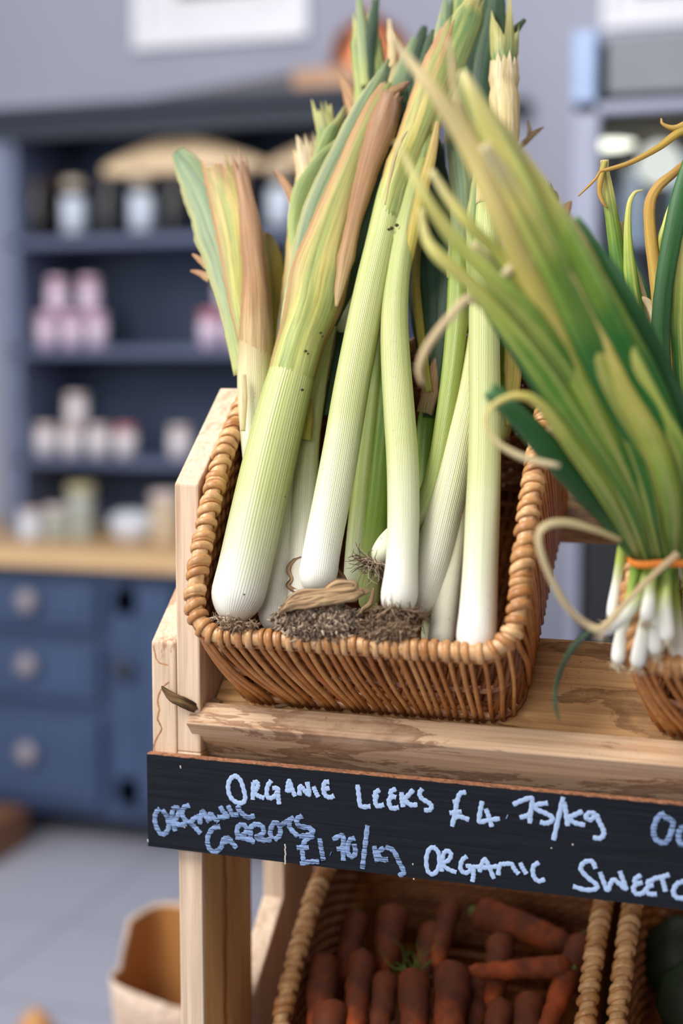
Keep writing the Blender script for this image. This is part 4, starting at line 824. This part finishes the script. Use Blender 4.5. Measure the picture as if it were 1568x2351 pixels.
leek('leek at the right rear whose yellowed leaf base shows beside the tall right leek', .030,
     [(1150, 1010, 22), (1156, 920, 24), (1160, 830, 24), (1170, 720, 22), (1190, 600, 20)], 'leek_deep',
     [([(1168, 980, 6), (1176, 900, 16), (1178, 830, 20), (1180, 740, 18), (1210, 600, 16)], 'yellow', dict(dw=.016, fold=.5)),
      ([(1190, 640, 20), (1230, 520, 24), (1265, 460, 16), (1262, 440, 8)], 'dark', dict(dw=-.0, jag=.006)),
      ([(1220, 620, 16), (1270, 540, 14), (1300, 480, 10), (1312, 462, 2)], 'tan', dict(dw=.0))])
def blemish(start, spots, w0, lift):
    t = [o for o in bpy.data.objects if o.get('label', '').startswith(start)][0]; mb = MB()
    for a, b, r_ in spots:
        p = onlayer(a, b, w0); v = CAM - p; v /= np.linalg.norm(v); p = p + v * lift
        mb.tube([p + RT * x * r_ / F * 1.3 for x in (-1, -.3, .3, 1)], np.array([.2, .9, .8, .2]) * r_ / F * 1.3, 7, flat=.3, nrm=v)
    obj('blemish', mb, flat('dark_blemish', (70, 58, 40), .7, .2, .3, 300), t, smooth=True)
blemish('straight pale leek in the middle', [(876, 528, 4), (884, 531, 3), (892, 527, 4), (899, 524, 5), (911, 517, 5), (788, 884, 3)], .104, .0158)
blemish('big pale green leek', [(650, 836, 7), (658, 826, 6), (668, 820, 6), (672, 828, 4), (660, 838, 5), (702, 806, 4), (707, 812, 3), (736, 764, 4), (740, 772, 3), (694, 895, 4), (640, 990, 2.5), (560, 1365, 2.5), (655, 1140, 2)], .098, .0215)
# husk and root clump of the middle leek (thick stringy roots) and brown dried leaf behind it
mid = [o for o in bpy.data.objects if o.get('label', '').startswith('straight pale leek in the middle')][0]
c0 = onlayer(728, 1418, .106)
def clump(cpx, rx, rz, n, ln, m, parent, w0, rr):
    mb = MB()
    for i in range(n):
        u = rng.uniform(-1, 1); h = rng.uniform(-1, 1)
        if u * u + h * h > 1: continue
        p = onlayer(cpx[0] + rx * u, cpx[1] + rz * h, w0 + .012 * math.sqrt(max(0, 1 - u * u - h * h))); dr = rng.normal(size=3); dr /= np.linalg.norm(dr); P = [p]
        for k_ in range(5): dr = dr + rng.normal(size=3) * .6; dr /= np.linalg.norm(dr); P.append(P[-1] + dr * ln / 5 * (.5 + rng.random()))
        mb.tube(P, np.linspace(rr * (1 + .8 * rng.random()), rr * .5, 6), 5, tint=rng.random(), caps=False)
    return obj('roots', mb, m, parent, smooth=True)
clump((728, 1424), 94, 42, 1150, .010, M['root_grey'], mid, .112, .0013)
clump((548, 1438), 44, 13, 130, .007, M['root'], [o for o in bpy.data.objects if o.get('label', '').startswith('big pale green leek')][0], .112, .0006)
clump((890, 1446), 66, 26, 520, .012, M['root'], lk3, .110, .0007)
for i in range(11):
    q = i / 10; j1, j2 = rng.normal() * 4, rng.normal() * 5; y0 = 1408 - 22 * q; x1 = 852 - 50 * abs(q - .35) - rng.random() * 14
    leaf([(640 + 14 * q, y0, 3), (668 + 10 * q, y0 - 16 + j1 * .4, 7 + 3 * rng.random()), (712, 1390 - 22 * q + j1, 8 + 4 * rng.random()), (765, 1378 - 22 * q + j2, 8 + 4 * rng.random()), (812, 1370 - 18 * q + j2, 7 + 2 * rng.random()), (x1, 1362 - 14 * q, 2)], .128 + .006 * rng.random(), LM['brown'], mid, fold=.8, wave=.35, nm='dried_husk', cols=8, rough=.16)
leaf([(712, 1290, 4), (690, 1284, 8), (666, 1305, 8), (672, 1330, 7), (662, 1345, 8), (690, 1362, 7)], .070, LM['brown'], mid, fold=.5, wave=.3, nm='dried_husk', twist=.8)
leaf([(768, 1300, 7), (782, 1325, 9), (795, 1345, 9), (812, 1352, 3)], .080, LM['brown'], mid, fold=.5, wave=.3, nm='dried_husk')
leaf([(858, 1350, 2), (850, 1385, 5), (832, 1400, 4), (820, 1428, 4)], .09, LM['brown'], lk3, fold=.5, nm='dried_husk')

# ================================================================ SPRING ONIONS
def onion(label, bulb, leaves, grp, D0, rootn=26):
    """bulb: (px, py, half width, distance) from the root end up"""
    P, R = conv(bulb, None); t = thing('spring_onion', P[0], label, 'spring onion', grp)
    o, Q, r = shank(bulb, None, M['onion'], t, nm='bulb', n=26, sides=16)
    roots(Q[0], Q[0] - Q[2], R[0] * .6, rootn, .009, t, M['root_pale'], rr=.0004, squash=1.4)
    for lf in leaves:
        kw = lf[2] if len(lf) > 2 else {}; kw.setdefault('fold', .5); kw.setdefault('thick', .0016); leaf(lf[0], None, LM[lf[1]], t, **kw)
    return t
G1 = 'spring onions bunched with an orange band'
band = [(1462, 1292), (1475, 1288), (1490, 1290), (1505, 1286), (1520, 1288), (1535, 1284), (1550, 1286), (1565, 1282), (1580, 1284)]
def B(i, d=1.15): return band[i] + (13, d)
def dl(*pts):                                       # leaf path from band to tip, 4-tuples px, py, half width, distance
    return list(pts)
onion('spring onion with a long dark leaf cut off blunt, lowest and leftmost of the bunch', [(1418, 1522, 17, 1.17), (1424, 1480, 17, 1.17), (1436, 1420, 14, 1.165), (1452, 1350, 11, 1.16), (1468, 1290, 11, 1.155)],
      [(dl((1468, 1290, 12, 1.155), (1420, 1215, 24, 1.13), (1340, 1120, 30, 1.11), (1255, 1028, 29, 1.09), (1180, 945, 24, 1.075), (1122, 893, 19, 1.07)), 'on_dark', dict(fold=.7)),
       (dl((1470, 1285, 10, 1.15), (1400, 1150, 18, 1.10), (1310, 1020, 17, 1.07), (1240, 930, 12, 1.055), (1190, 908, 8, 1.05), (1140, 925, 6, 1.05), (1115, 960, 5, 1.05), (1135, 1010, 6, 1.05), (1200, 1050, 7, 1.05), (1285, 1070, 5, 1.05)), 'on_yellow', dict(n=44)),
       (dl((1424, 1240, 6, 1.12), (1370, 1218, 7, 1.10), (1300, 1200, 9, 1.09), (1252, 1208, 9, 1.085), (1236, 1240, 8, 1.085), (1256, 1310, 7, 1.09), (1300, 1390, 8, 1.10), (1345, 1432, 8, 1.11), (1385, 1440, 8, 1.11), (1440, 1380, 6, 1.12), (1500, 1320, 7, 1.12), (1556, 1270, 8, 1.12)), 'on_tan', dict(n=60, fold=.3)),
       (dl((1372, 1438, 3, 1.12), (1330, 1470, 6, 1.125), (1298, 1515, 5, 1.13), (1278, 1570, 4, 1.14), (1275, 1620, 4, 1.14), (1284, 1655, 1, 1.14)), 'dark', dict(fold=.3))], G1, 1.17)
onion('spring onion whose bulb points left out of the bunch', [(1384, 1452, 14, 1.13), (1410, 1432, 17, 1.13), (1440, 1408, 14, 1.135), (1470, 1360, 10, 1.14), (1490, 1290, 10, 1.15)],
      [(dl(B(2), (1440, 1160, 22, 1.11), (1340, 1000, 26, 1.08), (1240, 850, 26, 1.06), (1150, 730, 22, 1.045), (1080, 650, 18, 1.035), (1010, 590, 15, 1.03), (978, 545, 10, 1.03), (966, 480, 5, 1.03)), 'on_lime', dict(n=44)),
       (dl(B(2), (1410, 1080, 20, 1.10), (1270, 860, 24, 1.07), (1160, 740, 18, 1.05), (1085, 685, 12, 1.04), (1040, 720, 9, 1.04), (985, 790, 9, 1.04), (962, 845, 6, 1.04), (970, 885, 3, 1.04)), 'on_tan', dict(n=44))], G1, 1.14)
onion('spring onion with a plump bulb hanging second from the left', [(1462, 1530, 18, 1.15), (1470, 1490, 18, 1.15), (1484, 1420, 15, 1.15), (1496, 1350, 11, 1.15), (1504, 1290, 11, 1.15)],
      [(dl(B(3), (1450, 1130, 26, 1.11), (1370, 960, 32, 1.08), (1290, 790, 34, 1.06), (1220, 640, 30, 1.04), (1150, 490, 26, 1.02), (1080, 340, 24, 1.01), (1000, 215, 18, 1.0), (940, 140, 10, 1.0), (895, 78, 4, 1.0)), 'on_yellow', dict(n=50)),
       (dl(B(3), (1440, 1080, 24, 1.1), (1330, 880, 26, 1.07), (1220, 730, 24, 1.045), (1130, 640, 20, 1.03), (1040, 545, 16, 1.02), (975, 450, 12, 1.01), (935, 370, 8, 1.01), (910, 325, 4, 1.01)), 'on_lime', dict(n=44))], G1, 1.15)
onion('spring onion with a short bulb above the plump ones', [(1482, 1425, 14, 1.135), (1486, 1400, 16, 1.135), (1492, 1350, 13, 1.14), (1506, 1290, 10, 1.145)],
      [(dl(B(4), (1480, 1120, 28, 1.11), (1420, 960, 34, 1.085), (1350, 800, 36, 1.06), (1280, 640, 38, 1.04), (1210, 480, 36, 1.02), (1140, 330, 30, 1.01), (1085, 215, 18, 1.0), (1062, 165, 8, 1.0)), 'on_lime', dict(n=50)),
       (dl(B(4), (1400, 1020, 22, 1.1), (1290, 830, 24, 1.07), (1210, 680, 20, 1.05), (1150, 590, 14, 1.04), (1080, 520, 13, 1.03), (1030, 455, 12, 1.03), (990, 392, 6, 1.03)), 'on_lime', dict(n=40))], G1, 1.14)
onion('spring onion hanging third from the left with brown roots', [(1504, 1500, 17, 1.145), (1506, 1470, 17, 1.145), (1510, 1400, 14, 1.145), (1516, 1340, 11, 1.15), (1520, 1290, 10, 1.15)],
      [(dl(B(5), (1500, 1130, 28, 1.12), (1440, 980, 30, 1.085), (1370, 830, 32, 1.055), (1300, 680, 32, 1.035), (1230, 540, 30, 1.02), (1170, 430, 22, 1.01), (1110, 330, 12, 1.0)), 'on_green', dict(n=46)),
       (dl(B(5), (1490, 1060, 22, 1.1), (1400, 880, 20, 1.06), (1320, 720, 20, 1.04), (1270, 620, 16, 1.03), (1235, 590, 14, 1.03), (1190, 600, 12, 1.035), (1150, 640, 8, 1.04)), 'on_yellow', dict(n=40))], G1, 1.145)
onion('spring onion with its bulb tucked right of the brown roots', [(1532, 1470, 16, 1.14), (1530, 1440, 17, 1.14), (1528, 1390, 14, 1.14), (1530, 1340, 11, 1.145), (1532, 1290, 10, 1.15)],
      [(dl(B(6), (1530, 1130, 28, 1.13), (1500, 1000, 34, 1.085), (1440, 850, 36, 1.065), (1370, 700, 36, 1.045), (1300, 560, 32, 1.035), (1225, 420, 26, 1.03), (1155, 310, 18, 1.02), (1090, 210, 8, 1.01)), 'on_green', dict(n=46)),
       (dl(B(6), (1540, 1150, 22, 1.1), (1500, 1020, 26, 1.08), (1420, 880, 24, 1.06), (1340, 720, 24, 1.045), (1260, 580, 20, 1.03), (1160, 400, 16, 1.02), (1060, 260, 9, 1.01), (1030, 90, 3, 1.0)), 'on_yellow', dict(n=46))], G1, 1.14)
onion('spring onion at the right side of the bunch with a dark shaded bulb', [(1558, 1530, 16, 1.17), (1556, 1490, 17, 1.17), (1552, 1420, 14, 1.165), (1548, 1350, 11, 1.16), (1548, 1290, 10, 1.16)],
      [(dl(B(7, 1.16), (1570, 1150, 28, 1.14), (1540, 1030, 34, 1.13), (1480, 880, 36, 1.11), (1410, 740, 34, 1.09), (1340, 600, 30, 1.07), (1280, 490, 20, 1.06), (1230, 410, 8, 1.05)), 'on_green', dict(n=46)),
       (dl(B(7, 1.16), (1500, 1150, 30, 1.13), (1440, 1050, 34, 1.12), (1350, 900, 34, 1.1), (1270, 780, 30, 1.09), (1190, 660, 24, 1.07), (1130, 570, 10, 1.06)), 'on_dark', dict(n=40))], G1, 1.17)
onion('spring onion whose stem splits off left of the orange band', [(1404, 1420, 12, 1.185), (1408, 1390, 14, 1.185), (1418, 1330, 12, 1.185), (1430, 1260, 13, 1.18), (1440, 1210, 13, 1.17)],
      [(dl((1440, 1210, 13, 1.17), (1420, 1150, 24, 1.15), (1350, 1040, 28, 1.14), (1260, 900, 28, 1.12), (1180, 780, 24, 1.1), (1110, 690, 14, 1.08)), 'on_dark', {}),
       (dl((1446, 1200, 12, 1.17), (1400, 1080, 24, 1.14), (1310, 940, 26, 1.12), (1210, 790, 22, 1.1), (1120, 690, 12, 1.09)), 'on_green', {})], G1, 1.18)
onion('spring onion with a slim stem just inside the left splitting one', [(1442, 1440, 12, 1.175), (1446, 1400, 13, 1.175), (1452, 1340, 11, 1.17), (1460, 1290, 11, 1.165)],
      [(dl((1460, 1290, 12, 1.165), (1430, 1160, 26, 1.14), (1370, 1030, 30, 1.12), (1300, 900, 32, 1.1), (1220, 760, 30, 1.09), (1150, 650, 24, 1.07), (1080, 560, 12, 1.06)), 'on_green', {}),
       (dl((1460, 1290, 10, 1.16), (1400, 1180, 16, 1.12), (1310, 1060, 14, 1.1), (1260, 980, 8, 1.09)), 'on_tan', {})], G1, 1.17)
onion('spring onion at the right edge of the bunch beyond the band', [(1592, 1470, 17, 1.15), (1588, 1430, 17, 1.15), (1580, 1350, 12, 1.15), (1572, 1290, 11, 1.15)],
      [(dl((1572, 1290, 14, 1.15), (1600, 1120, 30, 1.14), (1560, 980, 34, 1.13), (1500, 840, 36, 1.12), (1430, 700, 34, 1.1), (1370, 590, 26, 1.09), (1320, 500, 10, 1.08)), 'on_dark', {}),
       (dl((1572, 1290, 14, 1.15), (1568, 1180, 26, 1.12), (1560, 1060, 30, 1.1), (1510, 960, 28, 1.08), (1440, 820, 26, 1.06), (1370, 700, 22, 1.05), (1300, 600, 10, 1.04)), 'on_lime', {})], G1, 1.15)
bc = at(1525, 1288, 1.15); rb = MB(); P = []
for i in range(48):
    a = 2 * math.pi * i / 48; P.append(bc + RT * math.cos(a) * .0275 + fh * math.sin(a) * .022 + np.array([0, 0, .0012 * math.sin(3 * a)]))
rb.tube(P, .0034, 8, closed=True, flat=.6, nrm=None)
tag(obj('rubber_band', rb, flat('orange_rubber', (236, 132, 40), .5), smooth=True), 'orange rubber band around the spring onion bunch', 'rubber band')

G2 = 'spring onions standing at the back of the right basket'
def uo(px, d): return [(px, 1330, 16, d + .02), (px, 1280, 16, d + .02), (px - 3, 1180, 13, d + .02), (px - 6, 1080, 12, d + .02), (px - 8, 1000, 12, d + .02)]
onion('upright spring onion with a blunt tan tipped leaf bent back on itself', uo(1492, 1.30), [(dl((1484, 1010, 14, 1.32), (1462, 850, 21, 1.32), (1432, 680, 20, 1.32), (1408, 520, 15, 1.32), (1390, 400, 10, 1.32), (1388, 368, 9, 1.32)), 'on_green', {}),
    (dl((1388, 370, 6, 1.315), (1380, 405, 7, 1.315), (1376, 440, 5, 1.315), (1384, 465, 3, 1.315), (1393, 476, 1, 1.315)), 'on_gold', {}), (dl((1484, 1010, 10, 1.33), (1500, 850, 16, 1.33), (1475, 700, 14, 1.33), (1445, 600, 10, 1.33), (1425, 510, 8, 1.33)), 'on_tan', {})], G2, 1.3)
onion('upright spring onion with a thin leaf hooked over at the tip', uo(1512, 1.29), [(dl((1504, 1010, 14, 1.31), (1478, 820, 18, 1.31), (1452, 660, 15, 1.31), (1442, 560, 10, 1.31), (1443, 480, 6, 1.31), (1455, 445, 4, 1.31), (1476, 436, 1, 1.31)), 'on_lime', {}),
    (dl((1504, 1010, 12, 1.32), (1490, 880, 16, 1.32), (1425, 740, 16, 1.32), (1390, 660, 14, 1.33), (1345, 610, 8, 1.34)), 'on_yellow', {}), (dl((1470, 780, 8, 1.335), (1420, 700, 14, 1.335), (1370, 630, 12, 1.335), (1325, 580, 5, 1.335)), 'on_gold', {})], G2, 1.3)
onion('upright spring onion with a golden leaf kinked sharply to the right', uo(1534, 1.28), [(dl((1526, 1010, 14, 1.30), (1528, 850, 18, 1.30), (1512, 680, 17, 1.30), (1494, 540, 14, 1.30), (1492, 470, 12, 1.30), (1510, 430, 11, 1.30), (1550, 395, 9, 1.30), (1600, 350, 6, 1.30)), 'on_gold', dict(n=44)),
    (dl((1526, 1010, 12, 1.31), (1530, 860, 16, 1.31), (1510, 740, 14, 1.31), (1480, 690, 8, 1.31), (1440, 700, 6, 1.31), (1425, 718, 4, 1.31)), 'on_tan', {})], G2, 1.3)
onion('upright spring onion with a thick dark green leaf at the right edge', uo(1556, 1.27), [(dl((1548, 1010, 14, 1.29), (1520, 850, 20, 1.29), (1520, 700, 22, 1.29), (1540, 560, 22, 1.29), (1570, 420, 20, 1.29), (1600, 330, 12, 1.29)), 'on_dark', {}),
    (dl((1548, 1000, 10, 1.3), (1560, 800, 14, 1.3), (1512, 600, 6, 1.3), (1530, 510, 8, 1.3), (1560, 430, 6, 1.3)), 'on_lime', {})], G2, 1.3)
onion('upright spring onion with a long dry thread of leaf reaching left', uo(1578, 1.28), [(dl((1570, 1010, 14, 1.3), (1556, 850, 22, 1.3), (1552, 700, 22, 1.3), (1562, 560, 20, 1.3), (1590, 420, 14, 1.3)), 'on_lime', {}),
    (dl((1640, 420, 8, 1.3), (1620, 320, 9, 1.3), (1570, 300, 9, 1.3), (1510, 340, 7, 1.3), (1450, 372, 5, 1.3), (1400, 388, 4, 1.3), (1378, 394, 2.5, 1.3), (1366, 412, 2.5, 1.3), (1328, 450, 1, 1.3)), 'on_gold', dict(n=50)),
    (dl((1620, 250, 8, 1.3), (1580, 280, 7, 1.3), (1548, 294, 6, 1.3), (1522, 285, 3, 1.3), (1518, 272, 1.5, 1.3)), 'on_gold', {})], G2, 1.3)
onion('upright spring onion shaded between the two bunches', uo(1470, 1.33), [(dl((1462, 1010, 14, 1.35), (1500, 850, 20, 1.35), (1540, 700, 22, 1.34), (1575, 560, 16, 1.33)), 'on_dark', {}),
    (dl((1462, 1010, 12, 1.36), (1480, 860, 18, 1.36), (1490, 720, 16, 1.36), (1450, 600, 8, 1.36)), 'on_dark', {}),
    (dl((1400, 830, 8, 1.36), (1440, 900, 14, 1.36), (1500, 950, 10, 1.36)), 'on_tan', {})], G2, 1.33)
for i, (px, d) in enumerate(((1510, 1.345), (1545, 1.34), (1600, 1.31))):
    onion(('upright spring onion with broad leaves behind the hooked one', 'upright spring onion with straight leaves behind the kinked golden one', 'upright spring onion just beyond the right edge of the basket')[i], uo(px, d),
      [(dl((px - 8, 1010, 14, d + .02), (px - 10, 880, 20, d + .02), (px + 14, 740, 20, d + .02), (px + 40, 600, 12, d + .02)), 'on_green', {}), (dl((px - 8, 1010, 12, d + .02), (px - 30, 880, 18, d + .02), (px - 20, 760, 16, d + .02), (px - 40, 640, 6, d + .02)), 'on_lime' if i else 'on_dark', {})], G2, d)

# ================================================================ CARROTS in the lower basket
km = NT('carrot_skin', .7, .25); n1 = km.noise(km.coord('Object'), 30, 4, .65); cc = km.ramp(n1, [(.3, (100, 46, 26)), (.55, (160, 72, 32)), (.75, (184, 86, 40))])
n2 = km.noise(km.coord('Object'), 11, 4, .7); cc = km.mix(km.ramp(n2, [(.40, (0, 0, 0)), (.58, (215, 215, 215))]), cc, (50, 38, 30)); km.color(cc); km.bump(n1, .6, .002)  # soil mottling, with shade under the upper tier put into the dark colour
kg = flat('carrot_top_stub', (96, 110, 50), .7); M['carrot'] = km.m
def onlow(px, py, w): n = lW; p0 = SL(0, 0, w); r = ray(px, py); return CAM + r * ((p0 - CAM) @ n) / (r @ n)
def carrot(label, a, b, hw, w, crown='a', frond=False):
    A, B_ = onlow(a[0], a[1], w), onlow(b[0], b[1], w if len(b) < 3 else b[2]); L = np.linalg.norm(B_ - A); R = hw * depth(A) / F
    t = thing('carrot', A, label, 'carrot', 'carrots in the lower basket')
    Q = np.array([A + (B_ - A) * s + rng.normal(size=3) * .0008 for s in np.linspace(0, 1, 16)]); s = np.linspace(0, 1, 16)
    r = R * np.where(s < .08, .45 + .55 * np.sin(s / .08 * math.pi / 2), 1 - .45 * s ** 1.5); r = r * np.where(s > .85, 1 - ((s - .85) / .15) ** 1.6 * .85, 1)
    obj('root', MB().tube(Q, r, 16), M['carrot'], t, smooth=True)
    d = (A - B_) / L; obj('stalk_stub', MB().tube([A - d * .002, A + d * .006], [R * .35, R * .22], 10), kg, t, smooth=True)
    if frond: roots(A, d + np.array([.3, 0, .3]), .004, 22, .05, t, flat('green_frond', (84, 120, 40), .6), rr=.0005, nm='green_frond')
    return t
CR = [((742, 2205), (735, 2420), 40, .118, 'orange carrot standing at the left of the basket beside the woven wall'), ((832, 2190), (806, 2430), 32, .128, 'slim bright orange carrot, second from the left'),
      ((888, 2242), (862, 2420), 32, .120, 'dull soil covered carrot between the slim bright one and the fat one'), ((950, 2240), (952, 2430), 40, .120, 'fat soil covered carrot under the small green frond', True),
      ((1044, 2222), (1024, 2430), 44, .124, 'fattest orange carrot at the middle of the basket'), ((1310, 2222), (1060, 2230), 27, .128, 'carrot lying flat with its tip pointing left'),
      ((1152, 2150), (1130, 2330), 32, .108, 'shaded carrot standing behind the flat lying one'), ((1090, 2092), (1320, 2170), 40, .110, 'large shaded carrot slanting down to the right at the back'),
      ((1034, 2070), (1000, 2225), 28, .108, 'thin dark carrot at the back of the basket left of the large slanting one'), ((1340, 2150), (1240, 2400), 32, .118, 'long carrot leaning against the right wall of the basket'),
      ((762, 2310), (740, 2480), 40, .132, 'carrot at the bottom left corner of the photo basket, lying on top'), ((1150, 2305), (1120, 2480), 32, .12, 'carrot at the bottom right of the fattest one'),
      ((905, 2090), (880, 2240), 36, .100, 'dark carrot deep at the back left of the basket'), ((1215, 2290), (1200, 2460), 36, .112, 'dim carrot at the bottom beside the long leaning one'), ((1000, 2130), (960, 2300), 34, .095, 'buried carrot behind the fat soil covered one'),
      ((1100, 2240), (1080, 2420), 34, .10, 'buried carrot under the flat lying one'), ((820, 2100), (780, 2260), 34, .09, 'buried carrot near the left wall at the back')]
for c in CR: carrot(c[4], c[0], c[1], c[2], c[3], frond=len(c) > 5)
dv = flat('dark_green_veg', (36, 46, 28), .6, .3, .3, 20)
for i, (px, py, lab) in enumerate(((1560, 2200, 'dark green vegetable at the right edge inside the dark lower basket'), (1600, 2300, 'dark green vegetable below another in the dark lower basket'))):
    c = onlow(px, py, .09); tag(obj('squash', MB().lathe([(.01, 0), (.03, .012), (.042, .04), (.034, .07), (.012, .088), (0, .09)], tuple(c - np.array([0, 0, .045])), 24), dv, smooth=True), lab, 'vegetable', 'green vegetables in the dark lower basket')

# ================================================================ debris on the shelf
tw = thing('dried_leaf', onlayer(420, 1612, .0), 'curled brown dried leaf sticking out left over the front rail', 'dried leaf'); Dd = 1.345
leaf([(371, 1575, 1, Dd), (380, 1586, 6, Dd), (398, 1602, 11, Dd), (420, 1612, 12, Dd), (448, 1626, 10, Dd + .006)], None, LM['bark'], tw, fold=.8, wave=.3, nm='blade')
for i, (pts, lab) in enumerate(((((450, 1598, 2), (472, 1602, 6), (505, 1614, 4)), 'small brown leaf scrap on the slat at the left of the leek basket'), (((470, 1585, 1), (482, 1600, 4), (498, 1608, 2)), 'tiny curled scrap on the slat behind the other scrap'), (((630, 1622, 3), (655, 1618, 3), (668, 1616, 1)), 'short woody chip below the front of the leek basket'))):
    P = [S(*((lambda p: (p[0], (p - A0) @ cV, -.011))(CAM + ray(a, b) * (((S(0, 0, -.011) - CAM) @ cW) / (ray(a, b) @ cW))))) for a, b, c in pts]
    P = spline(np.array(P), 12); r = spline(np.array([[c] * 3 for a, b, c in pts], float), 12)[:, 0] * 1.33 / F
    tag(obj('leaf_scrap', MB().tube(P, np.abs(r) + .0003, 7, flat=.45), LM['brown'], smooth=True), lab, 'leaf scrap')

for o in bpy.data.objects:
    if '_o' in o: del o['_o']
